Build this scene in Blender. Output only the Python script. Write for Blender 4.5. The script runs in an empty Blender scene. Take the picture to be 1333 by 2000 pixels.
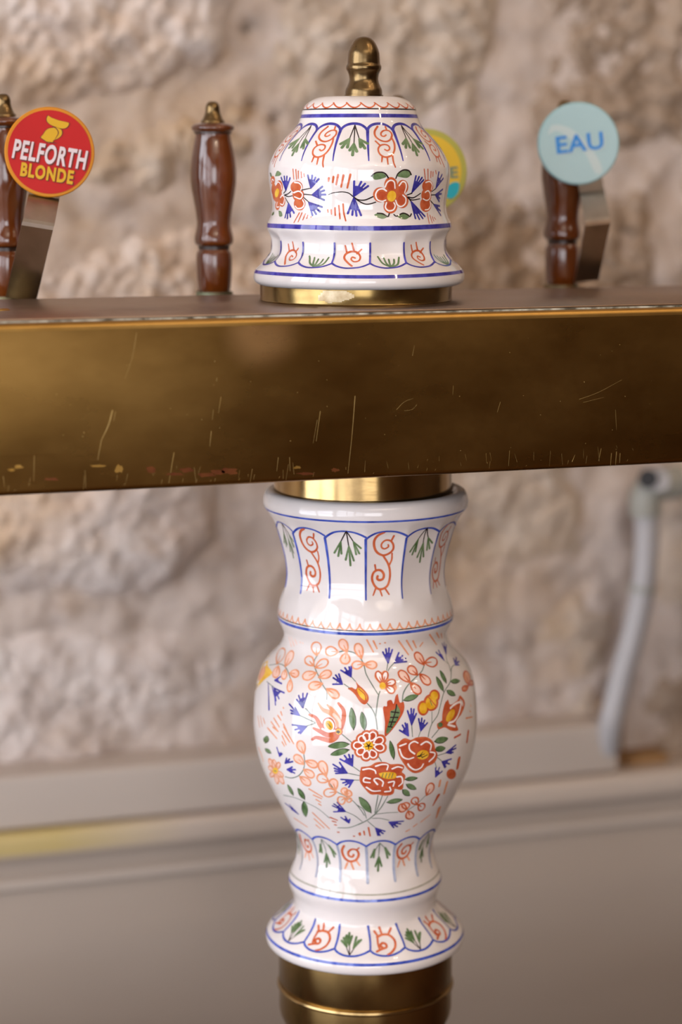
import bpy, bmesh, math, random
import numpy as np
from mathutils import Vector, Matrix, noise
from mathutils.bvhtree import BVHTree

random.seed(7)
SC = bpy.context.scene
COL = SC.collection

# ------------------------------------------------------------------ camera
FPX = 4200.0
PITCH = math.radians(9.44)
YAW = math.radians(18.2)
CH, CZ = 1.40, 1.60
FW = np.array([math.sin(YAW)*math.cos(PITCH), math.cos(YAW)*math.cos(PITCH), -math.sin(PITCH)])
RT = np.array([math.cos(YAW), -math.sin(YAW), 0.0])
UP = np.cross(RT, FW)
_lat = (714-666.5)/FPX*1.45
CAM = np.array([-(CH*math.sin(YAW)+_lat*math.cos(YAW)), -(CH*math.cos(YAW)-_lat*math.sin(YAW)), CZ])
cd = bpy.data.cameras.new('camera')
cam = bpy.data.objects.new('camera', cd)
COL.objects.link(cam)
cd.sensor_fit = 'VERTICAL'
cd.sensor_height = 36.0
cd.sensor_width = 24.0
cd.lens = FPX/2000*36
cd.clip_start = 0.05
cd.dof.use_dof = True
cd.dof.focus_distance = 1.335
cd.dof.aperture_fstop = (cd.lens/1000)/0.0235
cd.dof.aperture_blades = 0
m = Matrix(((RT[0], UP[0], -FW[0], CAM[0]), (RT[1], UP[1], -FW[1], CAM[1]), (RT[2], UP[2], -FW[2], CAM[2]), (0, 0, 0, 1)))
cam.matrix_world = m
SC.camera = cam

# ------------------------------------------------------------------ light, exposure
SC.view_settings.view_transform = 'Standard'
SC.view_settings.look = 'None'
SC.view_settings.exposure = 0.12
SC.view_settings.gamma = 1.0
SC.view_settings.use_curve_mapping = False
SC.cycles.use_denoising = True
SC.cycles.max_bounces = 8
SC.cycles.caustics_reflective = False
SC.cycles.caustics_refractive = False
SC.cycles.sample_clamp_indirect = 6.0

world = bpy.data.worlds.new('world')
SC.world = world
world.use_nodes = True
wn = world.node_tree.nodes
wn['Background'].inputs['Color'].default_value = (0.75, 0.85, 1.0, 1)
wn['Background'].inputs['Strength'].default_value = 0.6


def area_light(name, loc, rot, sx, sy, power, color):
    l = bpy.data.lights.new(name, 'AREA')
    l.shape = 'RECTANGLE'
    l.size, l.size_y = sx, sy
    l.energy = power
    l.color = color
    o = bpy.data.objects.new(name, l)
    o.location = loc
    o.rotation_euler = rot
    COL.objects.link(o)
    return o


# daylight through the two tall windows of the left wall (lights sit in the window openings)
WIN = [(-0.55, 0.80), (-2.25, 0.80), (-3.95, 0.80)]           # centre Y, half width
WINZ = (0.70, 2.50)
for i, (wy, hw) in enumerate(WIN):
    area_light('daylight', (-1.87, wy, sum(WINZ)/2), (0, -math.pi/2, 0), WINZ[1]-WINZ[0], hw*2-0.1, (56, 36, 26)[i], (0.85, 0.90, 1.0))
# added soft fill light behind the camera, unseen, brightens the stone wall
area_light('front_fill', (-0.95, -4.9, 1.45), (math.pi/2, 0, 0), 1.7, 1.7, 52, (0.92, 0.94, 1.0))

# added overhead fill light, out of view, lifts the room and the bracket strips
area_light('overhead_fill', (0.1, -2.3, 2.86), (0, 0, 0), 1.6, 1.2, 14, (1.0, 0.86, 0.70))


# ------------------------------------------------------------------ helpers: pixels of the photograph
def ray(x, y):
    return FW + (x-666.5)/FPX*RT - (y-1000)/FPX*UP


def on_y(x, y, Y):
    d = ray(x, y)
    return CAM + d*((Y-CAM[1])/d[1])


def on_z(x, y, Z):
    d = ray(x, y)
    return CAM + d*((Z-CAM[2])/d[2])


def on_axis(x, y):
    d = ray(x, y)
    n = np.array([math.sin(YAW), math.cos(YAW), 0])
    return CAM + d*((-CAM @ n)/(d @ n))


def proj_y(P):
    v = P - CAM
    return 1000 - FPX*(v @ UP)/(v @ FW)


# ------------------------------------------------------------------ helpers: materials
def srgb(r, g, b):
    def f(c):
        c /= 255.0
        return c/12.92 if c <= 0.04045 else ((c+0.055)/1.055)**2.4
    return (f(r), f(g), f(b), 1.0)


def new_mat(name):
    mt = bpy.data.materials.new(name)
    mt.use_nodes = True
    nt = mt.node_tree
    return mt, nt, nt.nodes['Principled BSDF']


def noise_mix(nt, c1, c2, scale, detail=4, lo=0.35, hi=0.65, stretch=None, rough=0.55, w=None):
    tc = nt.nodes.new('ShaderNodeTexCoord')
    mp = nt.nodes.new('ShaderNodeMapping')
    if stretch:
        mp.inputs['Scale'].default_value = stretch
    nt.links.new(tc.outputs['Object'], mp.inputs['Vector'])
    n = nt.nodes.new('ShaderNodeTexNoise')
    n.inputs['Scale'].default_value = scale
    n.inputs['Detail'].default_value = detail
    n.inputs['Roughness'].default_value = rough
    nt.links.new(mp.outputs['Vector'], n.inputs['Vector'])
    mr = nt.nodes.new('ShaderNodeMapRange')
    mr.inputs['From Min'].default_value = lo
    mr.inputs['From Max'].default_value = hi
    nt.links.new(n.outputs['Fac'], mr.inputs['Value'])
    mx = nt.nodes.new('ShaderNodeMix')
    mx.data_type = 'RGBA'
    nt.links.new(mr.outputs['Result'], mx.inputs['Factor'])
    for sock, c in ((mx.inputs[6], c1), (mx.inputs[7], c2)):
        if isinstance(c, tuple):
            sock.default_value = c
        else:
            nt.links.new(c, sock)
    return mx.outputs[2], mr.outputs['Result'], n.outputs['Fac']


def bump(nt, bs, height, strength, dist):
    b = nt.nodes.new('ShaderNodeBump')
    b.inputs['Strength'].default_value = strength
    b.inputs['Distance'].default_value = dist
    nt.links.new(height, b.inputs['Height'])
    nt.links.new(b.outputs['Normal'], bs.inputs['Normal'])


def rough_range(nt, bs, fac, a, b):
    r = nt.nodes.new('ShaderNodeMapRange')
    r.inputs['To Min'].default_value = a
    r.inputs['To Max'].default_value = b
    nt.links.new(fac, r.inputs['Value'])
    nt.links.new(r.outputs['Result'], bs.inputs['Roughness'])


def simple(name, c1, c2, scale, rough, metallic=0.0, bumpd=0.0, stretch=None, r2=None):
    mt, nt, bs = new_mat(name)
    col, fac, raw = noise_mix(nt, c1, c2, scale, stretch=stretch)
    nt.links.new(col, bs.inputs['Base Color'])
    bs.inputs['Metallic'].default_value = metallic
    bs.inputs['Roughness'].default_value = rough
    if r2 is not None:
        rough_range(nt, bs, fac, rough, r2)
    if bumpd:
        bump(nt, bs, raw, 0.6, bumpd)
    return mt


M = {}
M['glaze'] = simple('white_glaze', srgb(214, 206, 203), srgb(222, 215, 212), 18, 0.05)
M['glaze'].node_tree.nodes['Principled BSDF'].inputs['Specular IOR Level'].default_value = 0.6


def paint(name, a, b):
    M[name] = simple('paint_'+name, srgb(*a), srgb(*b), 160, 0.06)


paint('violet', (46, 42, 126), (76, 72, 166))
paint('blue', (42, 62, 150), (80, 100, 190))
paint('paleblue', (138, 144, 166), (164, 168, 184))
paint('orange', (182, 82, 46), (202, 108, 70))
paint('rust', (172, 70, 42), (192, 92, 60))
paint('peach', (232, 184, 164), (236, 204, 190))
paint('tan', (214, 138, 98), (226, 160, 124))
paint('green', (72, 98, 58), (112, 134, 96))
paint('paintblack', (34, 26, 28), (52, 42, 42))
paint('stem', (96, 108, 96), (130, 140, 128))
paint('yellow', (216, 158, 30), (236, 190, 70))
paint('white', (236, 224, 220), (246, 238, 236))
paint('greyline', (150, 146, 132), (172, 168, 156))


def brass(name, c1, c2, r1, r2, scale=14, aniso=False, stretch=(1, 1, 1)):
    mt, nt, bs = new_mat(name)
    col, fac, raw = noise_mix(nt, c1, c2, scale, detail=6, lo=0.3, hi=0.7, stretch=stretch, rough=0.62)
    col2, f2, raw2 = noise_mix(nt, col, srgb(92, 58, 24), 5.0, detail=8, lo=0.58, hi=0.95, rough=0.7)
    nt.links.new(col2, bs.inputs['Base Color'])
    bs.inputs['Metallic'].default_value = 1.0
    rough_range(nt, bs, fac, r1, r2)
    _, _, fine = noise_mix(nt, (0, 0, 0, 1), (1, 1, 1, 1), 90, detail=3, stretch=(0.08, 1, 1))
    bump(nt, bs, fine, 0.12, 0.0006)
    return mt


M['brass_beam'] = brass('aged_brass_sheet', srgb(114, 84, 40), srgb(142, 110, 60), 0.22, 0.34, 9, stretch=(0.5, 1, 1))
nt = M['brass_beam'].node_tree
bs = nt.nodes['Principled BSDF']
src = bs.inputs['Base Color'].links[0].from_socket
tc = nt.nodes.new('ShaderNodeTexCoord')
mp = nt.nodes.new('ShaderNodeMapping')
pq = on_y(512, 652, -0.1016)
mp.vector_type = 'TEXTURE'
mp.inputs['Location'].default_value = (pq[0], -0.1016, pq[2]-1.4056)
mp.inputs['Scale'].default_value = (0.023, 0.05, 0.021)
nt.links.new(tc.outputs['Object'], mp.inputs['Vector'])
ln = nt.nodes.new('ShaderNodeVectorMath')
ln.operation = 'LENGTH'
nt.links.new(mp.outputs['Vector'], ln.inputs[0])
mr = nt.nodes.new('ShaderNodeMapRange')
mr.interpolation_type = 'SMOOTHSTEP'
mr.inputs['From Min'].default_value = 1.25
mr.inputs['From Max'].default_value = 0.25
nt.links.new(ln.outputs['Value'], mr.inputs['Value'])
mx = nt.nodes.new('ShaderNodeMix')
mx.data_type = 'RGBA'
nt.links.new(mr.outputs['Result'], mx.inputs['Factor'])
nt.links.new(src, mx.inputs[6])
mx.inputs[7].default_value = srgb(186, 148, 98)  # soft light reflection painted into the brass colour as a brighter spot
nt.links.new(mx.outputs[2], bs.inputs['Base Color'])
M['brass_edge'] = brass('lighter_brass', srgb(150, 114, 58), srgb(176, 138, 76), 0.34, 0.44)
M['brass_top'] = brass('dull_brass_plate', srgb(140, 116, 96), srgb(160, 136, 116), 0.30, 0.45)
M['brass_ring'] = brass('brass_ring', srgb(116, 96, 58), srgb(146, 124, 80), 0.17, 0.27, 20)
M['brass_base'] = brass('brown_brass_collar', srgb(136, 110, 64), srgb(168, 140, 92), 0.18, 0.28, 20)
M['brass_polished'] = brass('polished_brass', srgb(146, 120, 76), srgb(172, 146, 102), 0.14, 0.24, 20)
M['brass_finial'] = brass('antique_brass', srgb(102, 84, 56), srgb(126, 104, 72), 0.22, 0.32, 30)
M['scratch'] = simple('bright_scratch', srgb(172, 142, 82), srgb(196, 168, 108), 60, 0.4, 0.8)
M['copper'] = simple('copper_tarnish', srgb(104, 54, 30), srgb(124, 72, 36), 80, 0.4, 0.8)
M['goldpatch'] = simple('bare_brass_patch', srgb(156, 118, 52), srgb(176, 138, 72), 80, 0.38, 0.9)
M['scale'] = simple('limescale', srgb(78, 70, 52), srgb(196, 190, 172), 140, 0.8)
M['steel'] = simple('brushed_steel', srgb(168, 160, 150), srgb(188, 180, 170), 40, 0.28, 1.0, stretch=(1, 1, 0.1))
M['verdigris'] = simple('verdigris_collar', srgb(112, 120, 96), srgb(120, 96, 60), 60, 0.5, 0.6)

# turned, varnished wood
mt, nt, bs = new_mat('varnished_turned_wood')
col, fac, raw = noise_mix(nt, srgb(44, 18, 5), srgb(114, 54, 14), 26, detail=6, lo=0.3, hi=0.72, stretch=(1.0, 1.0, 0.12))
nt.links.new(col, bs.inputs['Base Color'])
bs.inputs['Roughness'].default_value = 0.16
bs.inputs['Coat Weight'].default_value = 0.6
bs.inputs['Coat Roughness'].default_value = 0.06
M['wood'] = mt
M['darkwood'] = simple('dark_turned_groove', srgb(34, 18, 10), srgb(52, 28, 14), 40, 0.3)
M['counterwood'] = simple('dark_counter_wood', srgb(58, 34, 20), srgb(84, 52, 30), 8, 0.35, stretch=(0.1, 1, 1))


# stone and mortar
def stone_mat(name, a, b, c, och):
    mt, nt, bs = new_mat(name)
    col, fac, raw = noise_mix(nt, a, b, 16, detail=8, lo=0.36, hi=0.64, rough=0.65)
    col2, _, _ = noise_mix(nt, col, och, 3.2, detail=5, lo=0.54, hi=0.74, rough=0.6)
    col3, _, raw3 = noise_mix(nt, col2, c, 45, detail=6, lo=0.56, hi=0.82, rough=0.7)
    nt.links.new(col3, bs.inputs['Base Color'])
    bs.inputs['Roughness'].default_value = 0.95
    bs.inputs['Specular IOR Level'].default_value = 0.15
    _, _, fine = noise_mix(nt, a, b, 110, detail=8, rough=0.7)
    bump(nt, bs, fine, 0.7, 0.008)
    return mt


M['stone'] = stone_mat('rough_limestone', srgb(226, 208, 196), srgb(242, 230, 222), srgb(196, 168, 146), srgb(224, 186, 142))
M['stone_warm'] = stone_mat('warm_limestone', srgb(202, 182, 162), srgb(220, 202, 184), srgb(170, 142, 116), srgb(204, 166, 120))
M['stone_brown'] = stone_mat('brown_limestone', srgb(166, 144, 124), srgb(190, 168, 148), srgb(138, 112, 90), srgb(172, 136, 98))
M['mortar'] = stone_mat('lime_mortar', srgb(208, 190, 176), srgb(226, 210, 199), srgb(180, 154, 134), srgb(206, 172, 132))


def painted_wood(name, a, b):
    return simple(name, srgb(*a), srgb(*b), 5, 0.42, bumpd=0.0005, stretch=(0.3, 1, 1))


M['greige'] = painted_wood('greige_painted_wood', (190, 176, 164), (198, 184, 172))
M['greige_panel'] = painted_wood('greige_painted_panel', (176, 160, 146), (182, 167, 154))
# rail bead: painted wood, blending to yellow along its top towards the left
mt, nt, bs = new_mat('yellow_ended_bead')
col, fac, raw = noise_mix(nt, srgb(190, 174, 160), srgb(198, 182, 168), 5)
tc = nt.nodes.new('ShaderNodeTexCoord')
sx = nt.nodes.new('ShaderNodeSeparateXYZ')
nt.links.new(tc.outputs['Object'], sx.inputs['Vector'])
mr = nt.nodes.new('ShaderNodeMapRange')
mr.inputs['From Min'].default_value = -0.01
mr.inputs['From Max'].default_value = -0.13
nt.links.new(sx.outputs['X'], mr.inputs['Value'])
zm = nt.nodes.new('ShaderNodeMapRange')
zm.interpolation_type = 'SMOOTHSTEP'
zm.inputs['From Min'].default_value = float(on_y(0, 1684, 0.444)[2])
zm.inputs['From Max'].default_value = float(on_y(0, 1668, 0.444)[2])
nt.links.new(sx.outputs['Z'], zm.inputs['Value'])
mu = nt.nodes.new('ShaderNodeMath')
mu.operation = 'MULTIPLY'
nt.links.new(mr.outputs['Result'], mu.inputs[0])
nt.links.new(zm.outputs['Result'], mu.inputs[1])
mx = nt.nodes.new('ShaderNodeMix')
mx.data_type = 'RGBA'
nt.links.new(mu.outputs['Value'], mx.inputs['Factor'])
nt.links.new(col, mx.inputs[6])
mx.inputs[7].default_value = srgb(196, 174, 116)
nt.links.new(mx.outputs[2], bs.inputs['Base Color'])
bs.inputs['Roughness'].default_value = 0.4
M['bead'] = mt
M['stain'] = simple('rust_stained_plaster', srgb(128, 92, 54), srgb(156, 118, 76), 20, 0.9)
M['plaster'] = simple('warm_room_plaster', srgb(128, 100, 74), srgb(138, 110, 84), 2, 0.9)
M['plaster_dark'] = simple('dark_room_panelling', srgb(84, 60, 40), srgb(98, 72, 50), 3, 0.6)
M['ceiling'] = simple('ceiling_paint', srgb(206, 190, 170), srgb(214, 198, 180), 2, 0.9)
M['floor'] = simple('floor_boards', srgb(96, 70, 48), srgb(120, 90, 62), 4, 0.5, stretch=(0.2, 1, 1))
M['pvc'] = simple('painted_pipe', srgb(172, 168, 168), srgb(182, 178, 178), 8, 0.4)
M['pipefit'] = simple('pipe_fitting', srgb(150, 148, 138), srgb(160, 158, 148), 8, 0.45)
M['black'] = simple('black_rubber', srgb(24, 22, 22), srgb(36, 34, 34), 10, 0.6)
M['badge_red'] = simple('badge_red', srgb(168, 20, 18), srgb(178, 26, 24), 10, 0.3)
M['badge_gold'] = simple('badge_gold_rim', srgb(186, 116, 20), srgb(196, 128, 32), 10, 0.35)
M['badge_white'] = simple('badge_silver_letters', srgb(200, 184, 184), srgb(210, 194, 194), 10, 0.4)
M['badge_yellowtext'] = simple('badge_yellow_letters', srgb(192, 146, 24), srgb(202, 158, 38), 10, 0.4)
M['badge_shadow'] = simple('badge_dark_outline', srgb(96, 40, 30), srgb(110, 48, 36), 10, 0.4)
M['badge_pale'] = simple('badge_pale_blue', srgb(152, 178, 180), srgb(164, 188, 190), 6, 0.25)
M['badge_paler'] = simple('badge_paler_swirl', srgb(174, 188, 186), srgb(182, 194, 192), 6, 0.25)
M['badge_rimgreen'] = simple('badge_blue_rim', srgb(130, 164, 166), srgb(142, 174, 176), 6, 0.3)
M['badge_bluetext'] = simple('badge_blue_letters', srgb(44, 120, 190), srgb(60, 132, 200), 6, 0.3)
M['badge_yellow'] = simple('badge_yellow', srgb(214, 176, 44), srgb(224, 188, 64), 6, 0.3)
M['badge_olive'] = simple('badge_olive_rim', srgb(168, 164, 70), srgb(178, 172, 84), 6, 0.3)
M['badge_greytext'] = simple('badge_grey_letters', srgb(110, 130, 110), srgb(120, 138, 118), 6, 0.3)
M['badge_teal'] = simple('badge_turquoise', srgb(20, 160, 180), srgb(44, 172, 190), 6, 0.3)
M['badge_back'] = simple('badge_backing', srgb(186, 160, 120), srgb(196, 170, 132), 10, 0.4)

for k_ in M:
    if k_.startswith('badge'):
        b_ = M[k_].node_tree.nodes['Principled BSDF']
        b_.inputs['Roughness'].default_value = 0.5
        b_.inputs['Specular IOR Level'].default_value = 0.2


# ------------------------------------------------------------------ helpers: objects
def tag(o, label=None, cat=None, group=None, kind=None):
    if label:
        o['label'] = label
    if cat:
        o['category'] = cat
    if group:
        o['group'] = group
    if kind:
        o['kind'] = kind
    return o


def empty(name, loc):
    o = bpy.data.objects.new(name, None)
    o.location = loc
    o.empty_display_size = 0.02
    COL.objects.link(o)
    return o


def mesh_obj(name, verts, faces, mats, parent=None, origin=(0, 0, 0), mi=None, smooth=False, normals=None):
    """verts in world coordinates; origin is the object's own world position"""
    me = bpy.data.meshes.new(name)
    og = np.array(origin, float)
    vv = (np.asarray(verts, float)-og).tolist()
    me.from_pydata(vv, [], [list(map(int, f)) for f in faces])
    for mt in (mats if isinstance(mats, list) else [mats]):
        me.materials.append(mt)
    if mi is not None:
        me.polygons.foreach_set('material_index', mi)
    if smooth:
        me.polygons.foreach_set('use_smooth', [True]*len(me.polygons))
    me.update()
    if normals is not None:
        me.normals_split_custom_set_from_vertices([tuple(n) for n in normals])
    o = bpy.data.objects.new(name, me)
    COL.objects.link(o)
    place(o, og, parent)
    return o


def world_origin(o):
    p = np.zeros(3)
    while o is not None:
        p += np.array(o.location)
        o = o.parent
    return p


def place(o, og, parent):
    if parent is not None:
        o.parent = parent
        o.location = tuple(np.array(og)-world_origin(parent))
    else:
        o.location = tuple(og)


def bm_obj(name, bm, mat, parent=None, origin=(0, 0, 0), smooth=True, angle=35):
    og = Vector(tuple(origin))
    for v in bm.verts:
        v.co -= og
    bmesh.ops.recalc_face_normals(bm, faces=bm.faces)
    me = bpy.data.meshes.new(name)
    bm.to_mesh(me)
    bm.free()
    for mt in (mat if isinstance(mat, list) else [mat]):
        me.materials.append(mt)
    if smooth:
        me.polygons.foreach_set('use_smooth', [True]*len(me.polygons))
        me.set_sharp_from_angle(angle=math.radians(angle))
    o = bpy.data.objects.new(name, me)
    COL.objects.link(o)
    place(o, np.array(og), parent)
    return o


def box_bm(lo, hi, bevel=0.0, seg=3):
    bm = bmesh.new()
    bmesh.ops.create_cube(bm, size=1)
    for v in bm.verts:
        v.co = Vector([lo[i]+(v.co[i]+0.5)*(hi[i]-lo[i]) for i in range(3)])
    if bevel:
        bmesh.ops.bevel(bm, geom=bm.edges[:], offset=bevel, segments=seg, affect='EDGES', profile=0.5)
    return bm


def catmull(pts, step):
    pts = [np.array(p, float) for p in pts]
    if len(pts) == 2:
        n = max(2, int(np.linalg.norm(pts[1]-pts[0])/step)+1)
        return [pts[0]+(pts[1]-pts[0])*k/(n-1) for k in range(n)]
    P = [2*pts[0]-pts[1]]+pts+[2*pts[-1]-pts[-2]]
    out = []
    for i in range(1, len(P)-2):
        n = max(2, int(np.linalg.norm(P[i+1]-P[i])/step)+1)
        for k in range(n):
            t = k/n
            out.append(0.5*((2*P[i])+(-P[i-1]+P[i+1])*t+(2*P[i-1]-5*P[i]+4*P[i+1]-P[i+2])*t*t+(-P[i-1]+3*P[i]-3*P[i+1]+P[i+2])*t**3))
    out.append(pts[-1])
    return out


def lathe_bm(profile, seg=64, axis=(0, 0), step=None):
    pr = catmull([(r, z) for r, z in profile], step) if step else [np.array(p) for p in profile]
    bm = bmesh.new()
    rings = []
    for r, z in pr:
        if r < 1e-5:
            rings.append([bm.verts.new((axis[0], axis[1], z))])
        else:
            rings.append([bm.verts.new((axis[0]+r*math.cos(2*math.pi*k/seg), axis[1]+r*math.sin(2*math.pi*k/seg), z)) for k in range(seg)])
    for a, b in zip(rings[:-1], rings[1:]):
        for k in range(seg):
            k2 = (k+1) % seg
            vs = [a[k % len(a)], a[k2 % len(a)], b[k2 % len(b)], b[k % len(b)]]
            u = []
            for v in vs:
                if v not in u:
                    u.append(v)
            if len(u) > 2:
                bm.faces.new(u)
    for rr in (rings[0], rings[-1]):
        if len(rr) > 1:
            bm.faces.new(rr)
    return bm


def tube_bm(pts, radius, seg=16, step=0.01):
    P = [Vector(p) for p in catmull(pts, step)]
    bm = bmesh.new()
    rings = []
    up = Vector((0, 0, 1))
    for i, p in enumerate(P):
        t = (P[min(i+1, len(P)-1)]-P[max(i-1, 0)]).normalized()
        a = t.cross(Vector((0, 1, 0.01))).normalized()
        b = t.cross(a).normalized()
        rr = radius(i/(len(P)-1)) if callable(radius) else radius
        rings.append([bm.verts.new(p+a*rr*math.cos(2*math.pi*k/seg)+b*rr*math.sin(2*math.pi*k/seg)) for k in range(seg)])
    for a, b in zip(rings[:-1], rings[1:]):
        for k in range(seg):
            bm.faces.new((a[k], a[(k+1) % seg], b[(k+1) % seg], b[k]))
    bm.faces.new(rings[0])
    bm.faces.new(rings[-1])
    return bm


# ================================================================== STRUCTURE
WY = 0.505        # mean plane of the mortar of the stone wall


def inside_dist(poly, X, Z):
    """signed distance (positive inside) of points to a polygon, vectorised"""
    n = len(poly)
    ins = np.zeros(X.shape, bool)
    dmin = np.full(X.shape, 1e9)
    for i in range(n):
        x1, z1 = poly[i]
        x2, z2 = poly[(i+1) % n]
        c = ((z1 > Z) != (z2 > Z))
        with np.errstate(divide='ignore', invalid='ignore'):
            xi = (x2-x1)*(Z-z1)/(z2-z1+1e-12)+x1
        ins ^= c & (X < xi)
        L = (x2-x1)**2+(z2-z1)**2+1e-12
        t = np.clip(((X-x1)*(x2-x1)+(Z-z1)*(z2-z1))/L, 0, 1)
        d = np.hypot(X-(x1+t*(x2-x1)), Z-(z1+t*(z2-z1)))
        dmin = np.minimum(dmin, d)
    return np.where(ins, dmin, -dmin)


def fbm(x, z, s, seed, oct=4, H=0.7):
    return noise.fractal(Vector((x*s, z*s, seed)), H, 2.0, oct)


def grid_patch(name, x0, x1, z0, z1, step, hfun, mat, parent=None, keep=None, kind=None):
    nx, nz = int((x1-x0)/step)+2, int((z1-z0)/step)+2
    xs, zs = np.linspace(x0, x1, nx), np.linspace(z0, z1, nz)
    X, Z = np.meshgrid(xs, zs)
    K = keep(X, Z) if keep is not None else np.ones(X.shape)
    idx = -np.ones(X.shape, int)
    verts = []
    for j in range(nz):
        for i in range(nx):
            if K[j, i] > 0:
                idx[j, i] = len(verts)
                x, z = X[j, i], Z[j, i]
                verts.append((x, hfun(x, z, K[j, i]), z))
    faces = []
    for j in range(nz-1):
        for i in range(nx-1):
            q = [idx[j, i], idx[j, i+1], idx[j+1, i+1], idx[j+1, i]]
            if min(q) >= 0:
                faces.append(q)
    return mesh_obj(name, verts, faces, mat, parent, smooth=True)


PITS = [(float(on_y(x, y, 0.5)[0]), float(on_y(x, y, 0.5)[2])) for x, y in ((487, 56), (492, 214), (540, 235))]
ROOM = dict(x0=-1.95, x1=3.4, y0=-5.0, z1=2.9)
wall = empty('wall_back', (0, WY, 0))
tag(wall, kind='structure')
# mortar bed, rough, over the area the camera can look at, plain flat masonry beyond it
grid_patch('mortar', -0.75, 1.25, 0.95, 2.15, 0.006,
           lambda x, z, k: WY-0.007+sum(0.03*math.exp(-((x-px_)**2+(z-pz_)**2)/0.0045**2) for px_, pz_ in PITS)-0.006*fbm(x, z, 9, 3.1)-0.005*fbm(x, z, 34, 8.3, 4, 0.5), M['mortar'], wall)
bm = bmesh.new()
for (a, b, c, d) in ((ROOM['x0'], -0.75, 0, ROOM['z1']), (1.25, ROOM['x1'], 0, ROOM['z1']), (-0.75, 1.25, 0, 0.95), (-0.75, 1.25, 2.15, ROOM['z1'])):
    g = box_bm((a, WY, c), (b, WY+0.1, d))
    me = bpy.data.meshes.new('tmp')
    g.to_mesh(me)
    g.free()
    bm.from_mesh(me)
    bpy.data.meshes.remove(me)
bm_obj('masonry', bm, M['mortar'], wall, smooth=False)

STONES = [   # outlines in photograph pixels, unprojected onto the wall plane; (outline, bulge, material)
    ([(-150, -150), (478, -150), (478, -20), (470, 40), (476, 110), (440, 150), (360, 172), (262, 198), (170, 220), (60, 232), (-150, 240)], .042, 'stone'),
    ([(505, -150), (1000, -150), (1010, 20), (985, 160), (960, 250), (860, 270), (700, 262), (560, 240), (505, 150), (500, 60)], .020, 'stone_warm'),
    ([(-150, 262), (60, 255), (180, 243), (300, 215), (420, 180), (490, 170), (540, 255), (600, 300), (560, 345), (470, 355), (380, 375), (300, 400), (180, 425), (60, 445), (-150, 450)], .018, 'stone_warm'),
    ([(-150, 475), (60, 470), (190, 450), (310, 425), (400, 400), (480, 385), (560, 380), (640, 420), (650, 640), (640, 760), (-150, 760)], .014, 'stone'),
    ([(1030, -150), (1700, -150), (1700, 300), (1500, 320), (1300, 310), (1150, 330), (1010, 300), (1015, 200), (1040, 60)], .020, 'stone_brown'),
    ([(640, 300), (800, 290), (950, 285), (1000, 330), (1120, 360), (1300, 340), (1320, 560), (1310, 760), (680, 760), (670, 420), (600, 350)], .018, 'stone_brown'),
    ([(1340, 340), (1700, 340), (1700, 760), (1345, 760)], .022, 'stone_brown'),
    ([(-150, 790), (300, 790), (425, 850), (440, 960), (432, 1060), (405, 1125), (350, 1165), (240, 1188), (120, 1190), (-150, 1175)], .040, 'stone'),
    ([(600, 800), (1170, 800), (1180, 1000), (1160, 1120), (1010, 1150), (930, 1130), (700, 1120), (560, 1080), (540, 950)], .018, 'stone_warm'),
    ([(-150, 1215), (250, 1212), (420, 1200), (520, 1240), (530, 1380), (420, 1400), (330, 1440), (180, 1540), (-150, 1560)], .020, 'stone'),
    ([(560, 1180), (880, 1180), (930, 1200), (1060, 1340), (1090, 1440), (1100, 1520), (420, 1540), (360, 1480), (440, 1430), (550, 1410)], .018, 'stone'),
    ([(950, 1165), (1150, 1150), (1230, 1180), (1230, 1500), (1110, 1520), (1090, 1350)], .020, 'stone_warm'),
    ([(1260, 800), (1700, 790), (1700, 1250), (1300, 1240), (1250, 1150)], .020, 'stone_warm'),
    ([(1255, 1290), (1400, 1275), (1700, 1280), (1700, 1560), (1250, 1560)], .016, 'stone_brown'),
    ([(-700, -150), (-180, -150), (-180, 300), (-700, 330)], .020, 'stone'),
    ([(-700, 360), (-180, 330), (-180, 800), (-700, 800)], .018, 'stone_warm'),
    ([(-700, 830), (-180, 830), (-180, 1250), (-700, 1230)], .020, 'stone'),
    ([(-700, 1270), (-180, 1290), (-180, 1580), (-700, 1600)], .020, 'stone'),
    ([(1730, -150), (2300, -150), (2300, 360), (1730, 330)], .024, 'stone_warm'),
    ([(1730, 360), (2300, 390), (2300, 900), (1730, 880)], .020, 'stone'),
    ([(1730, 910), (2300, 930), (2300, 1560), (1730, 1560)], .020, 'stone'),
    ([(-700, -620), (420, -620), (400, -180), (-700, -180)], .020, 'stone'),
    ([(460, -620), (1300, -620), (1320, -180), (440, -180)], .020, 'stone'),
    ([(1340, -620), (2300, -620), (2300, -180), (1350, -180)], .020, 'stone'),
]
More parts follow.
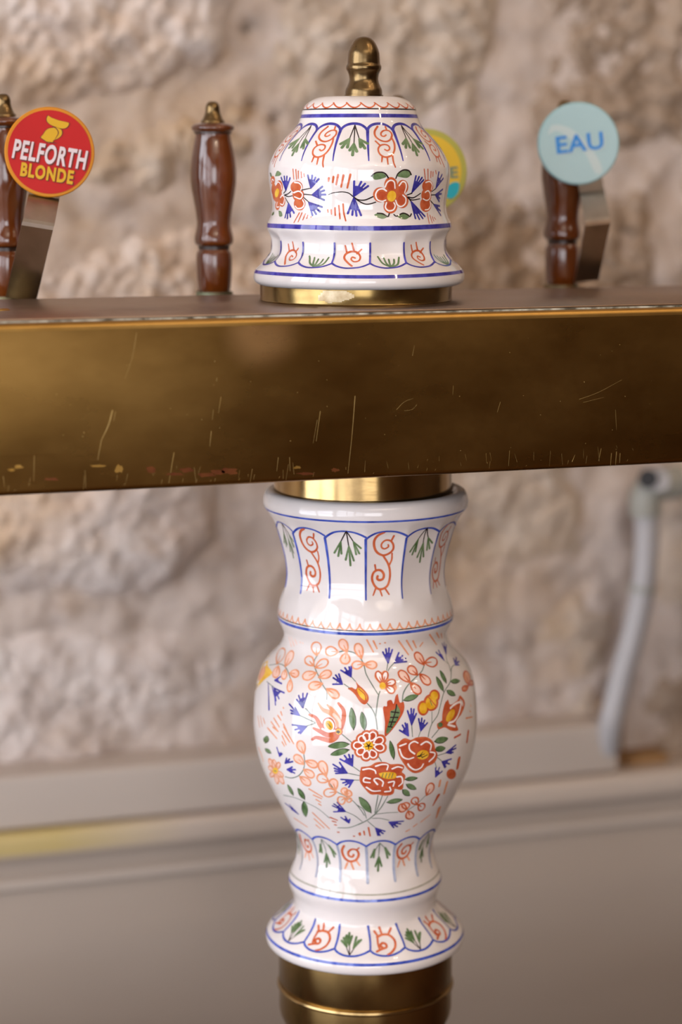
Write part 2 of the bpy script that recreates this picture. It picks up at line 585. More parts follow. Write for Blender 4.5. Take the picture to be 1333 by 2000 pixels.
for si, (pp, H, mk) in enumerate(STONES):
    poly = []
    for (x, y) in pp:
        q = on_y(x, y, WY-0.02)
        poly.append((q[0], q[2]))
    px = [q[0] for q in poly]
    pz = [q[1] for q in poly]
    wob = 0.007

    def keep(X, Z, poly=poly, si=si):
        W = np.vectorize(lambda x, z: fbm(x, z, 14, si*3.7, 3))(X, Z)*wob
        return inside_dist(poly, X, Z)+W

    tool = 0.0035 if si in (1, 4, 5, 6) else 0.0018

    def hf(x, z, d, H=H, si=si, tool=tool):
        e = 1-math.exp(-d/0.020)
        u, v = x*0.83-z*0.55, x*0.55+z*0.83
        return WY+0.010-(H+0.008)*e-e*(0.009*fbm(x, z, 9, si*5.1, 3, 0.8)+(0.009 if si < 7 else 0.0048)*fbm(x, z, 34 if si < 7 else 26, si*1.3, 5, 0.35)+tool*noise.fractal(Vector((u*26, v*85, si)), 0.8, 2, 3)+0.002*fbm(x, z, 120, si*2.0, 2))

    inview = max(p[0] for p in pp) > -160 and min(p[0] for p in pp) < 1500 and max(p[1] for p in pp) > -160
    grid_patch('stone', min(px), max(px), min(pz), max(pz), 0.004 if inview else 0.012, hf, M[mk], wall, keep)

# --- painted wainscot under the stones
YB = 0.452


def zc(y, Y):
    return float(on_y(0, y, Y)[2])


def profile_strip(name, prof, x0, x1, mat, kind='structure', parent=None):
    """prof: (Y, Z) points from top back down; extruded along X"""
    pts = prof+[(0.56, prof[-1][1]), (0.56, prof[0][1])]
    n = len(pts)
    verts = [(x0, y, z) for y, z in pts]+[(x1, y, z) for y, z in pts]
    bm = bmesh.new()
    vs = [bm.verts.new(v) for v in verts]
    for i in range(n):
        j = (i+1) % n
        bm.faces.new((vs[i], vs[j], vs[n+j], vs[n+i]))
    bm.faces.new(vs[:n])
    bm.faces.new(vs[n:])
    o = bm_obj(name, bm, mat, parent, smooth=True, angle=50)
    if kind:
        tag(o, kind=kind)
    return o


def rounded(Y0, zt, zb, r, k=5):
    """front face at Y0 with rounded top and bottom arrises"""
    out = []
    for i in range(k+1):
        a = math.pi/2*i/k
        out.append((Y0+r-r*math.sin(a), zt-r+r*math.cos(a)))
    for i in range(k+1):
        a = math.pi/2*i/k
        out.append((Y0+r-r*math.cos(a), zb+r-r*math.sin(a)))
    return out


XE = float(on_y(1207, 1450, YB)[0])
zb_top, zb_bot = zc(1520, YB), zc(1624, YB)
profile_strip('trim_1', rounded(YB, zb_top, zb_bot, 0.004), ROOM['x0'], XE, M['greige'])
# lower shelf of the plinth seen past the end of the board
Y2 = 0.444
r_top, r_bot = zc(1634, Y2), zc(1690, Y2)
profile_strip('trim_2', [(0.52, r_top+0.003)]+rounded(Y2, r_top, r_bot, 0.008, 6), ROOM['x0'], ROOM['x1'], M['bead'])
Y3 = 0.462
profile_strip('trim_3', rounded(Y3, r_bot, zc(1728, Y3), 0.001), ROOM['x0'], ROOM['x1'], M['greige_panel'])
profile_strip('trim_4', rounded(Y3-0.006, zc(1726, Y3-.006), zc(1746, Y3-.006), 0.004), ROOM['x0'], ROOM['x1'], M['greige'])
profile_strip('baseboard_back', rounded(Y3, zc(1744, Y3), 0.0, 0.001), ROOM['x0'], ROOM['x1'], M['greige_panel'])
# stained plaster behind the pipe where the board stops
bm = box_bm((XE+0.0005, 0.470, r_top), (XE+0.016, 0.52, zb_top+0.012), 0.003)
tag(bm_obj('trim_5', bm, M['stain']), kind='structure')
bm = box_bm((XE+0.016, 0.466, r_top), (XE+0.062, 0.52, r_top+0.010), 0.003)
tag(bm_obj('trim_6', bm, M['stain']), kind='structure')

# --- the rest of the room (behind and beside the camera): lets the brass and glaze reflect a place
def struct_box(name, lo, hi, mat):
    return tag(bm_obj(name, box_bm(lo, hi), mat, smooth=False), kind='structure')


R0 = ROOM
struct_box('floor', (R0['x0'], R0['y0'], -0.05), (R0['x1'], 0.6, 0), M['floor'])
struct_box('ceiling', (R0['x0'], R0['y0'], R0['z1']), (R0['x1'], 0.6, R0['z1']+0.05), M['ceiling'])
struct_box('wall_right', (R0['x1'], R0['y0'], 0), (R0['x1']+0.1, 0.6, R0['z1']), M['plaster_dark'])
struct_box('wall_front', (R0['x0'], R0['y0']-0.1, 0), (R0['x1'], R0['y0'], R0['z1']), M['plaster'])
wl = empty('wall_left', (R0['x0'], 0, 0))
tag(wl, kind='structure')
ys = [0.6]+[v for wy, hw in WIN for v in (wy+hw, wy-hw)]+[R0['y0']]
for a, b in ((ys[1], ys[0]), (ys[3], ys[2]), (ys[5], ys[4]), (ys[7], ys[6])):
    if b-a > 0.01:
        bm_obj('wall_pier', box_bm((R0['x0']-0.1, a, 0), (R0['x0'], b, R0['z1'])), M['plaster'], wl, smooth=False)
for a, b in ((ys[2], ys[1]), (ys[4], ys[3]), (ys[6], ys[5])):
    bm_obj('wall_apron', box_bm((R0['x0']-0.1, a, 0), (R0['x0'], b, WINZ[0])), M['plaster'], wl, smooth=False)
    bm_obj('wall_lintel', box_bm((R0['x0']-0.1, a, WINZ[1]), (R0['x0'], b, R0['z1'])), M['plaster'], wl, smooth=False)
for i, (wy, hw) in enumerate(WIN):
    w = empty('window_%d' % (i+1), (-1.9, wy, WINZ[0]))
    tag(w, kind='structure')
    fx0, fx1 = -1.86, -1.81
    for (a, b, c, d) in ((wy-hw, wy-hw+0.06, *WINZ), (wy+hw-0.06, wy+hw, *WINZ), (wy-0.03, wy+0.03, *WINZ)):
        bm_obj('frame_post', box_bm((fx0, a, c), (fx1, b, d), 0.005, 1), M['greige'], w, smooth=False)
    for z in (WINZ[0], WINZ[0]+0.58, WINZ[0]+1.16, WINZ[1]-0.05):
        bm_obj('frame_rail', box_bm((fx0, wy-hw, z), (fx1, wy+hw, z+0.045), 0.005, 1), M['greige'], w, smooth=False)
    bm_obj('window_back', box_bm((-1.93, wy-hw, WINZ[0]), (-1.90, wy+hw, WINZ[1])), M['greige'], w, smooth=False)

# ceiling spotlights over the bar, right and in front
SPOTN = ['nearest the ceramic cap', 'at the right of the row nearest the bar', 'left of the middle row', 'right of the middle row', 'left of the row behind the camera', 'right of the row behind the camera']
for i, (x, y) in enumerate(((0.55, -0.75), (1.15, -0.75), (0.75, -1.5), (1.4, -1.6), (0.2, -2.4), (1.7, -2.4))):
    s = empty('ceiling_spotlight', (x, y, R0['z1']))
    tag(s, 'small round brass ceiling spotlight, %s' % SPOTN[i], 'lamp', 'ceiling spotlights above the bar')
    bm_obj('lamp_housing', lathe_bm([(0.045, R0['z1']), (0.045, R0['z1']-0.09), (0.04, R0['z1']-0.09), (0.04, R0['z1']-0.02)], 24, (x, y)), M['brass_ring'], s)
    l = bpy.data.lights.new('spot_bulb', 'POINT')
    l.energy = 4.5
    l.color = (1.0, 0.78, 0.55)
    l.shadow_soft_size = 0.02
    lo = bpy.data.objects.new('spot_bulb', l)
    lo.location = (0, 0, -0.14)
    lo.parent = s
    COL.objects.link(lo)

# ================================================================== BEER TOWER
ZT = 1.507                # top of the brass beam
YF = -0.1016              # its front face
YK = 0.078                # its back face
ZBOT = 1.4056
AX0 = (0.0, 0.0)
PXM = 1.40/FPX            # metres per pixel near the column


def axis_at(px, y):
    q = on_axis(px, y)
    return (float(q[0]), float(q[1]))


class Surf:
    """surface of revolution fitted to the silhouette (pixel y, half width) of a turned piece"""

    def __init__(self, axpx, sil, flutes=None, raw=None, seg=224):
        self.ax = axis_at(axpx, sil[len(sil)//2][0])
        ax = np.array([self.ax[0], self.ax[1]])
        fr = CAM[:2]-ax
        self.front = fr/np.linalg.norm(fr)
        self.right = np.array([-self.front[1], self.front[0]])
        if self.right @ RT[:2] < 0:
            self.right = -self.right
        pr = []
        rz = []
        for (y, hw) in sil:
            q = on_axis(axpx, y)
            d = (q-CAM) @ FW
            rz.append((hw*d/FPX, q[2]))
        rz = [np.array(v) for v in rz]
        for i, (r, z) in enumerate(rz):       # move contour points from the limb to the meridian
            a, b = rz[max(i-1, 0)], rz[min(i+1, len(rz)-1)]
            dz = (a[1]-b[1])
            tanA = -(a[0]-b[0])/dz if abs(dz) > 1e-6 else 0.0
            tanD = (CZ-z)/CH
            c = max(-0.35, min(0.35, -tanA*tanD))
            rt = r/math.sqrt(1-c*c)
            pr.append((rt, z+rt*c*tanD))
        if raw:
            pr = raw(pr)
        P = np.array(catmull(pr, 0.0012))
        self.r, self.z = P[:, 0], P[:, 1]
        self.n = len(P)
        self.fl = flutes or []
        self.amp = np.zeros((len(self.fl), self.n))
        for k, (n, ph, y0, y1, a, fade) in enumerate(self.fl):
            yy = np.array([proj_y(self.pt(0, i, False)) for i in range(self.n)])
            w = np.clip((yy-y0)/fade, 0, 1)*np.clip((y1-yy)/fade, 0, 1)
            self.amp[k] = a*w*w*(3-2*w)
        yy = np.array([proj_y(self.pt(0, i, True)) for i in range(self.n)])
        self.yfront = np.maximum.accumulate(yy)
        self.seg = seg
        self.build()

    def rad(self, phi, t):
        i = np.clip(t, 0, self.n-1.001)
        k = int(i)
        f = i-k
        r = self.r[k]*(1-f)+self.r[k+1]*f
        z = self.z[k]*(1-f)+self.z[k+1]*f
        for q, (n, ph, *_rest) in enumerate(self.fl):
            a = self.amp[q, k]*(1-f)+self.amp[q, k+1]*f
            if a:
                s = abs(math.sin((phi-ph)*n/2))
                r -= a*(s**0.8)
        return r, z

    def pt(self, phi, t, flute=True):
        if flute:
            r, z = self.rad(phi, t)
        else:
            r, z = self.r[int(t)], self.z[int(t)]
        d = self.front*math.cos(phi)+self.right*math.sin(phi)
        return np.array([self.ax[0]+r*d[0], self.ax[1]+r*d[1], z])

    def build(self):
        self.verts = [self.pt(2*math.pi*k/self.seg, min(i, self.n-1.001)) for i in range(self.n) for k in range(self.seg)]
        self.faces = []
        for i in range(self.n-1):
            for k in range(self.seg):
                k2 = (k+1) % self.seg
                self.faces.append((i*self.seg+k, (i+1)*self.seg+k, (i+1)*self.seg+k2, i*self.seg+k2))
        self.bvh = BVHTree.FromPolygons([Vector(v) for v in self.verts], self.faces)

    def pix(self, x, y, axpx):
        """photograph pixel -> (phi, t) on the surface"""
        for k in range(60):
            h = self.bvh.ray_cast(Vector(CAM), Vector(ray(x, y)))
            if h[0] is not None:
                break
            x += (axpx-x)*0.01
        if h[0] is None:
            raise ValueError('no surface at %s %s' % (x, y))
        q = np.array(h[0])
        i, k = divmod(self.faces[h[2]][0], self.seg)
        v = np.array([q[0]-self.ax[0], q[1]-self.ax[1]])
        phi = math.atan2(v @ self.right, v @ self.front)
        z0, z1 = self.z[i], self.z[min(i+1, self.n-1)]
        f = 0.5 if abs(z1-z0) < 1e-7 else min(1, max(0, (q[2]-z0)/(z1-z0)))
        return phi, i+f

    def t_of_y(self, y):
        return float(np.interp(y, self.yfront, np.arange(self.n)))

    def normal(self, phi, t):
        e = 0.004
        a = self.pt(phi+e, t)-self.pt(phi-e, t)
        t0, t1 = max(t-0.6, 0), min(t+0.6, self.n-1.001)
        b = self.pt(phi, t1)-self.pt(phi, t0)
        n = np.cross(b, a)
        n /= np.linalg.norm(n)+1e-12
        d = self.front*math.cos(phi)+self.right*math.sin(phi)
        if n[0]*d[0]+n[1]*d[1] < 0:
            n = -n
        return n


class Motif:
    """brush strokes laid on a Surf, given in photograph pixels through a zoom window"""
    PAINTS = ['violet', 'blue', 'paleblue', 'orange', 'rust', 'peach', 'tan', 'green', 'paintblack', 'stem', 'yellow', 'white', 'greyline']

    def __init__(self, surf, axpx, win):
        self.s, self.axpx = surf, axpx
        self.ox, self.oy, self.k = win
        self.V, self.F, self.N, self.MI = [], [], [], []
        self.kphi, self.cphi = 1.0, 0.0
        self.paints = []

    def win(self, w):
        self.ox, self.oy, self.k = w
        return self

    def m(self, p):
        phi, t = self.s.pix(self.ox+p[0]*self.k, self.oy+p[1]*self.k, self.axpx)
        return (self.cphi+(phi-self.cphi)*self.kphi, t)

    def fit(self, a, b, pitch):
        """stretch the motif so that a..b spans exactly one panel"""
        self.cphi, self.kphi = 0.0, 1.0
        p0, p1 = self.m(a)[0], self.m(b)[0]
        self.cphi, self.kphi = p0, pitch/(p1-p0)

    def mi(self, name):
        if name not in self.paints:
            self.paints.append(name)
        return self.paints.index(name)

    def _eps(self, layer):
        return 0.00006+0.00005*layer

    def stroke_pt(self, pts_pt, w0, w1, paint, layer=0, belly=0.0):
        s = self.s
        n = len(pts_pt)
        P = [s.pt(*q) for q in pts_pt]
        base = len(self.V)
        e = self._eps(layer)
        for i in range(n):
            T = P[min(i+1, n-1)]-P[max(i-1, 0)]
            T /= np.linalg.norm(T)+1e-12
            N = s.normal(*pts_pt[i])
            S = np.cross(N, T)
            u = i/(n-1)
            w = (w0+(w1-w0)*u)*(1+belly*math.sin(math.pi*u))*PXM*0.6
            for sg in (-1, 0, 1):
                self.V.append(P[i]+S*w*sg+N*(e+(0.00003 if sg == 0 else 0)))
                self.N.append(N)
            if i in (0, n-1):          # round tips
                pass
        m_ = self.mi(paint)
        for i in range(n-1):
            for c in (0, 1):
                a = base+i*3+c
                self.F.append((a, a+1, a+4, a+3))
                self.MI.append(m_)
        for i, sg in ((0, -1), (n-1, 1)):     # half-round cap
            T = P[min(i+1, n-1)]-P[max(i-1, 0)]
            T /= np.linalg.norm(T)+1e-12
            N = s.normal(*pts_pt[i])
            S = np.cross(N, T)
            w = (w0, w1)[0 if i == 0 else 1]*PXM*0.6
            b0 = len(self.V)
            K = 5
            for k in range(K+1):
                a = math.pi*k/K-math.pi/2
                self.V.append(P[i]+S*w*math.sin(a)+T*sg*w*math.cos(a)+N*e)
                self.N.append(N)
            self.V.append(P[i]+N*e)
            self.N.append(N)
            for k in range(K):
                self.F.append((b0+k, b0+k+1, b0+K+1))
                self.MI.append(m_)

    def stroke(self, pts, w0, paint, w1=None, layer=0, belly=0.0, step=2.2):
        """widths in photograph pixels"""
        if len(pts) == 1:
            pts = [pts[0], (pts[0][0]+0.6/self.k, pts[0][1]+0.6/self.k)]
        q = catmull(pts, step/self.k)
        try:
            pt = [self.m(p) for p in q]
        except ValueError:
            return self
        self.stroke_pt(pt, w0, w0 if w1 is None else w1, paint, layer, belly)
        return self

    def fill(self, poly, paint, layer=0, smooth=True, rings=3):
        poly = [np.array(p, float) for p in poly]
        if smooth:
            q = catmull(poly+[poly[0]], 2.5/self.k)[:-1]
        else:
            q = poly
        c = sum(q)/len(q)
        n = len(q)
        base = len(self.V)
        e = self._eps(layer)
        m_ = self.mi(paint)
        try:
            pts = []
            for k in range(rings):
                f = 1-k/rings
                pts += [self.m(c+(p-c)*f) for p in q]
            pts.append(self.m(c))
        except ValueError:
            return self
        for pt in pts:
            N = self.s.normal(*pt)
            self.V.append(self.s.pt(*pt)+N*e)
            self.N.append(N)
        for k in range(rings-1):
            for i in range(n):
                j = (i+1) % n
                self.F.append((base+k*n+i, base+k*n+j, base+(k+1)*n+j, base+(k+1)*n+i))
                self.MI.append(m_)
        for i in range(n):
            self.F.append((base+(rings-1)*n+i, base+(rings-1)*n+(i+1) % n, base+rings*n))
            self.MI.append(m_)
        return self

    def ell(self, cx, cy, rx, ry, paint, layer=0, tilt=0, n=14):
        a = math.radians(tilt)
        P = []
        for k in range(n):
            u, v = rx*math.cos(2*math.pi*k/n), ry*math.sin(2*math.pi*k/n)
            P.append((cx+u*math.cos(a)-v*math.sin(a), cy+u*math.sin(a)+v*math.cos(a)))
        return self.fill(P, paint, layer)

    def leaf(self, base, tip, w, paint='green', outline='paintblack', layer=0):
        b, t = np.array(base, float), np.array(tip, float)
        d = t-b
        s = np.array([-d[1], d[0]])/np.linalg.norm(d)
        self.fill([b, b+d*.25+s*w*.42, b+d*.6+s*w*.5, b+d*.88+s*w*.25, t, b+d*.88-s*w*.25, b+d*.6-s*w*.5, b+d*.25-s*w*.42], paint, layer)
        if outline:
            self.stroke([b, b+d*.25+s*w*.45, b+d*.6+s*w*.53, b+d*.9+s*w*.25, t], 1.3, outline, 0.8, layer+1)
        return self

    def petal(self, base, tip, w, line='orange', fillp='peach', lw=3.0, layer=0, tick=True):
        b, t = np.array(base, float), np.array(tip, float)
        d = t-b
        s = np.array([-d[1], d[0]])/np.linalg.norm(d)
        O = [b, b+d*.3+s*w*.36, b+d*.65+s*w*.5, b+d*.93+s*w*.3, t, b+d*.93-s*w*.3, b+d*.65-s*w*.5, b+d*.3-s*w*.36]
        if fillp:
            self.fill(O, fillp, layer)
        self.stroke(O+[b], lw, line, layer=layer+1)
        if tick:
            self.stroke([b, b+d*.55], lw*1.2, line, lw*.5, layer=layer+1)
        return self

    def fan(self, base, tips, w0=2.0, w1=3.6, paint='violet', layer=0):
        b = np.array(base, float)
        tt = [np.array(t, float) for t in tips]
        if len(tt) > 2:
            self.fill([b]+[b+(t-b)*0.72 for t in tt], paint, layer, smooth=False, rings=2)
        for t in tt:
            self.stroke([b, t], w0, paint, w1, layer+1)
        return self

    def hatch(self, lines, paint='orange', w=2.6):
        for ln in lines:
            self.stroke(list(ln), w, paint, w*0.8)
        return self

    def obj(self, name, parent, label=None):
        if not self.F:
            return None
        og = (self.s.ax[0], self.s.ax[1], float(self.s.z[0]))
        V = np.array(self.V)
        for i, f in enumerate(self.F):       # wind every face outwards
            fn = np.cross(V[f[1]]-V[f[0]], V[f[2]]-V[f[0]])+(np.cross(V[f[2]]-V[f[0]], V[f[-1]]-V[f[0]]) if len(f) > 3 else 0)
            if fn @ self.N[f[0]] < 0:
                self.F[i] = tuple(reversed(f))
        o = mesh_obj(name, self.V, self.F, [M[p] for p in self.paints], parent, og, self.MI, True, self.N)
        if label:
            o['label'] = label
        return o


def spin(o, angles):
    """copies of a painted motif turned round the axis of its piece"""
    for a in angles:
        c = o.copy()
        c.rotation_euler = (0, 0, a)
        COL.objects.link(c)


def ring_line(surf, y, w, paint, name, parent, layer=0, wob=0.0):
    mo = Motif(surf, 0, (0, 0, 1))
    n = 180
    t0 = surf.t_of_y(y)
    pts = [(2*math.pi*k/n, t0+wob*math.sin(3*2*math.pi*k/n+1)) for k in range(n+1)]
    mo.stroke_pt(pts, w, w, paint, layer)
    return mo.obj(name, parent)


tower = empty('beer_tower', (0, 0, 0.92))
tag(tower, 'brass beam beer tower on a flower-painted white ceramic column with matching dome', 'beer tower')

# ---- the beam
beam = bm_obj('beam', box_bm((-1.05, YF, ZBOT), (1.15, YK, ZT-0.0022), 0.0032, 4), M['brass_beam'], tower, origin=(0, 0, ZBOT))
tag(beam, 'aged brown brass box beam with scratches')
gap = bm_obj('seam', box_bm((-1.04, YF+0.0045, ZT-0.0026), (1.14, YK-0.004, ZT-0.0012)), M['scale'], beam)
tag(gap, 'chalky limescale line under the top plate')
plate = bm_obj('top_plate', box_bm((-1.04, YF+0.0065, ZT-0.0013), (1.14, YK-0.002, ZT), 0.0004, 2), M['brass_top'], tower)
tag(plate, 'dull brown brass plate on top of the beam')
for (x, y) in ((5, 606),):
    q = on_z(x, y, ZT)
    sb = lathe_bm([(0, ZT+0.0012), (0.0035, ZT+0.0010), (0.0046, ZT+0.0002), (0.0046, ZT-0.0005)], 20, (q[0], q[1]))
    bm_obj('screw', sb, M['brass_edge'], plate)
# front top arris: its highlight put in as a strip of lighter brass
bm = bmesh.new()
K = 5
prof = []
for i in range(K+1):
    a = math.pi/2*i/K
    prof.append((YF+0.0032-0.00335*math.sin(a), ZT-0.0022-0.0032+0.00335*math.cos(a)))
prof.append((YF-0.0001, ZT-0.0022-0.0045))
vs = [[bm.verts.new((x, y, z)) for (y, z) in prof] for x in (-1.04, 1.14)]
for i in range(len(prof)-1):
    bm.faces.new((vs[0][i], vs[0][i+1], vs[1][i+1], vs[1][i]))
tag(bm_obj('edge_highlight', bm, M['brass_edge'], beam), 'top edge highlight in lighter brass')


# scratches and tarnish on the beam's front face (flat marks lying on the sheet)
def beam_mark(name, prims, mat, label):
    V, F = [], []
    Y = YF-0.00012
    for pr in prims:
        if pr[0] == 's':
            _, pts, w0, w1 = pr
            P = [on_y(x, y, Y) for (x, y) in catmull(pts, 6)]
            b = len(V)
            n = len(P)
            for i in range(n):
                T = P[min(i+1, n-1)]-P[max(i-1, 0)]
                T /= np.linalg.norm(T)
                S = np.array([-T[2], 0, T[0]])
                w = (w0+(w1-w0)*i/(n-1))*PXM*0.4
                V += [P[i]-S*w, P[i]+S*w]
            for i in range(n-1):
                F.append((b+2*i, b+2*i+1, b+2*i+3, b+2*i+2))
        else:
            _, cx, cy, rx, ry = pr
            b = len(V)
            n = 16
            V.append(on_y(cx, cy, Y))
            for k in range(n):
                j = random.uniform(0.6, 1.15)
                V.append(on_y(cx+rx*j*math.cos(2*math.pi*k/n), cy+ry*j*math.sin(2*math.pi*k/n), Y))
            for k in range(n):
                F.append((b, b+1+k, b+1+(k+1) % n))
    o = mesh_obj(name, V, F, mat, beam)
    return tag(o, label, kind='stuff')


scr = [('s', [(220, 801), (212, 830), (198, 860)], 3.2, 1.2), ('s', [(226, 804), (222, 822)], 1.2, .6), ('s', [(198, 860), (191, 898)], 1.4, .6),
       ('s', [(432, 775), (427, 807)], 1.4, .6), ('s', [(424, 738), (423, 745)], 1.2, .6), ('s', [(417, 800), (415, 820)], .9, .5), ('s', [(413, 842), (410, 872)], 1.4, .6),
       ('s', [(340, 884), (330, 944)], 1.6, .7), ('s', [(626, 803), (618, 862)], 1.6, .6), ('s', [(620, 820), (612, 866)], .8, .4),
       ('s', [(694, 773), (688, 850), (680, 925)], 1.6, .7), ('s', [(267, 650), (258, 700), (244, 740)], .8, .4), ('s', [(67, 890), (66, 940)], .9, .4),
       ('s', [(544, 893), (541, 920)], .9, .5), ('s', [(566, 893), (567, 920)], .9, .5), ('s', [(1195, 885), (1193, 912)], 1.6, .7), ('s', [(1205, 882), (1203, 908)], 2.0, .8), ('s', [(1212, 885), (1211, 904)], 1.4, .7),
       ('s', [(1175, 876), (1170, 900)], 1.4, .7), ('s', [(1203, 800), (1205, 840)], .8, .4), ('s', [(996, 880), (994, 910)], .9, .5), ('s', [(978, 785), (972, 805)], 1.2, .6), ('s', [(950, 885), (951, 905)], .8, .4),
       ('s', [(886, 753), (885, 771)], 1, .5), ('s', [(1118, 902), (1124, 888)], 2, .6), ('s', [(1132, 780), (1170, 766), (1215, 742)], .9, .5), ('s', [(1140, 786), (1180, 776)], .7, .4), ('s', [(806, 695), (810, 675)], 1.0, .5),
       ('s', [(815, 790), (805, 800), (790, 802)], .7, .4), ('s', [(775, 800), (790, 785), (808, 778)], .9, .4)]
rs = random.Random(3)
for k in range(60):
    x = rs.uniform(0, 1333)
    yb = 966-x*0.0487
    L = rs.uniform(3, 16)
    scr.append(('s', [(x, yb-rs.uniform(3, 40)), (x+rs.uniform(-5, 3), yb-rs.uniform(3, 40)+L*0.4)], rs.uniform(.4, .7), .3)) if k % 3 else scr.append(('s', [(x, yb-4-L), (x-2, yb-5)], .7, .3))
for k in range(40):
    x, y = rs.uniform(0, 1333), rs.uniform(650, 890)
    scr.append(('e', x, y, rs.uniform(.5, 1.3), rs.uniform(.5, 1.3)))
beam_mark('scratches', scr, M['scratch'], 'fine bright scratches')
beam_mark('tarnish', [('e', 450, 920, 16, 8), ('e', 425, 922, 14, 6), ('e', 296, 918, 12, 7), ('e', 365, 918, 14, 6), ('e', 655, 918, 9, 4), ('e', 402, 928, 20, 4), ('e', 340, 926, 22, 3), ('e', 100, 936, 16, 3), ('e', 600, 925, 20, 3)], M['copper'], 'reddish tarnish along the lower edge')
beam_mark('bare_patch', [('e', 232, 916, 8, 9), ('e', 190, 910, 16, 3), ('e', 36, 912, 9, 4), ('e', 22, 918, 8, 3), ('e', 580, 913, 8, 3)], M['goldpatch'], 'small bare yellow patches')

# ---- brass ring, cap, finial above the beam
axr = axis_at(696, 590)
rr = 187.4*1.397/FPX
zr = ZT+0.0112
ring = bm_obj('cap_ring', lathe_bm([(rr-.006, ZT), (rr, ZT), (rr+.0003, ZT+.0006), (rr, ZT+.0012), (rr, zr-.0006), (rr-.0006, zr), (rr-.006, zr)], 128, axr), M['brass_ring'], tower, origin=(axr[0], axr[1], ZT))
tag(ring, 'worn brass ring under the ceramic cap')
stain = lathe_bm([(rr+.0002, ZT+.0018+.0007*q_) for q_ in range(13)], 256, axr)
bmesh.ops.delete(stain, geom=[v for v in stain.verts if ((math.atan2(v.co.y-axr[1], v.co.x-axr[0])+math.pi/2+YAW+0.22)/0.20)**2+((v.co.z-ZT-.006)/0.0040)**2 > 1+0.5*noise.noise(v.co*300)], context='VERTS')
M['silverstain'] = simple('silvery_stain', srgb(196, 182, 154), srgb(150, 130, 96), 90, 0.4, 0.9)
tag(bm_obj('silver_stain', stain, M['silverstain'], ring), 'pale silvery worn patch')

CAP_SIL = [(188, 20), (188.5, 60), (190, 78), (196, 93), (204, 104), (212, 110), (226, 114), (240, 119), (250, 126), (265, 141), (285, 158), (305, 170.5), (325, 177), (350, 177), (375, 173), (400, 169.5), (420, 172.5), (434, 178.5), (440, 180), (447, 179.5), (456, 176), (470, 172), (490, 173.5), (505, 184), (518, 196), (528, 203.5), (540, 206), (549, 203.5), (556, 194), (558.5, 180)]


def cap_raw(pr):
    return pr


def deg(v):
    return math.radians(v)


N16 = deg(22.5)
CAPX = 702
S_cap = Surf(CAPX, CAP_SIL, flutes=[(16, deg(6.9), 448, 532, 0.0019, 26), (16, deg(8.8), 238, 330, 0.0006, 20)])


def surf_obj(name, s, mat, parent):
    og = (s.ax[0], s.ax[1], float(s.z[0]))
    return mesh_obj(name, s.verts, s.faces, mat, parent, og, smooth=True)


cap = surf_obj('ceramic_cap', S_cap, M['glaze'], tower)
tag(cap, 'white glazed ceramic dome painted with flowers and blue arches')
bm_obj('cap_washer', lathe_bm([(0.004, S_cap.z[0]-0.001), (0.0125, S_cap.z[0]-0.001), (0.0125, S_cap.z[0]+.0008), (0.004, S_cap.z[0]+.0008)], 32, axis_at(711, 188)), M['brass_finial'], cap)

FIN = [(62, 0), (64, 18), (70, 36), (85, 55), (110, 72), (150, 88), (190, 93), (218, 94.5), (226, 97), (234, 101.5), (246, 102), (256, 100), (266, 94), (285, 87), (310, 84), (330, 88), (350, 96), (370, 105), (392, 107), (406, 106)]
axf = axis_at(711, 120)
fpr = []
for zy, hw in FIN:
    q = on_axis(711, 50+zy*.33758)
    fpr.append((hw*.33758*((q-CAM) @ FW)/FPX, q[2]))
fpr.append((fpr[-1][0], fpr[-1][1]-0.004))
fin = bm_obj('finial', lathe_bm(fpr, 64, axf, 0.0008), M['brass_finial'], tower, origin=(axf[0], axf[1], fpr[-1][1]), angle=60)
tag(fin, 'acorn-shaped antique brass finial')

# ---- column below the beam
axn = axis_at(709, 950)
rn = 174*1.415/FPX
zn0 = float(on_axis(714, 962)[2])
neck = bm_obj('neck_ring', lathe_bm([(rn-.008, ZBOT), (rn, ZBOT), (rn, zn0-.012), (rn-.008, zn0-.012)], 128, axn), M['brass_polished'], tower, origin=(axn[0], axn[1], ZBOT))
tag(neck, 'polished brass collar between beam and column')

COL_SIL = [(1030, 175), (1060, 165.5), (1085, 159.5), (1110, 156.5), (1130, 158), (1150, 162.5), (1172, 168), (1188, 171), (1200, 171.5), (1208, 170.5), (1218, 166), (1230, 160.5), (1240, 159.5), (1250, 163.5), (1260, 171), (1285, 195), (1320, 210), (1355, 216), (1390, 218), (1420, 217.5), (1460, 211.5), (1500, 200), (1540, 181), (1580, 160), (1610, 145), (1630, 136), (1650, 132.5), (1668, 135), (1690, 143), (1703, 148), (1715, 149), (1728, 146.5), (1745, 140)]


def col_raw(pr):
    # foot: given directly as (radius px, axis pixel y), its slopes are too flat to read from the silhouette
    def direct(y, hw):
        q = on_axis(714, y)
        return (hw*((q-CAM) @ FW)/FPX, q[2])
    # rolled rim and foot: given directly as (axis pixel y, radius px)
    out = [direct(y, hw) for (y, hw) in ((962, 168), (957, 172), (953, 180), (953, 188), (957, 195), (965, 199), (974, 200.5), (983, 199.5), (991, 195.5), (1000, 189), (1012, 181.5))]+list(pr)
    for (y, hw) in ((1756, 139), (1766, 144), (1776, 154), (1788, 168), (1800, 181), (1808, 188.5), (1816, 192.5), (1824, 193), (1832, 190), (1837, 182), (1838, 165)):
        q = on_axis(714, y)
        d = (q-CAM) @ FW
        out.append((hw*d/FPX, q[2]))
    return out


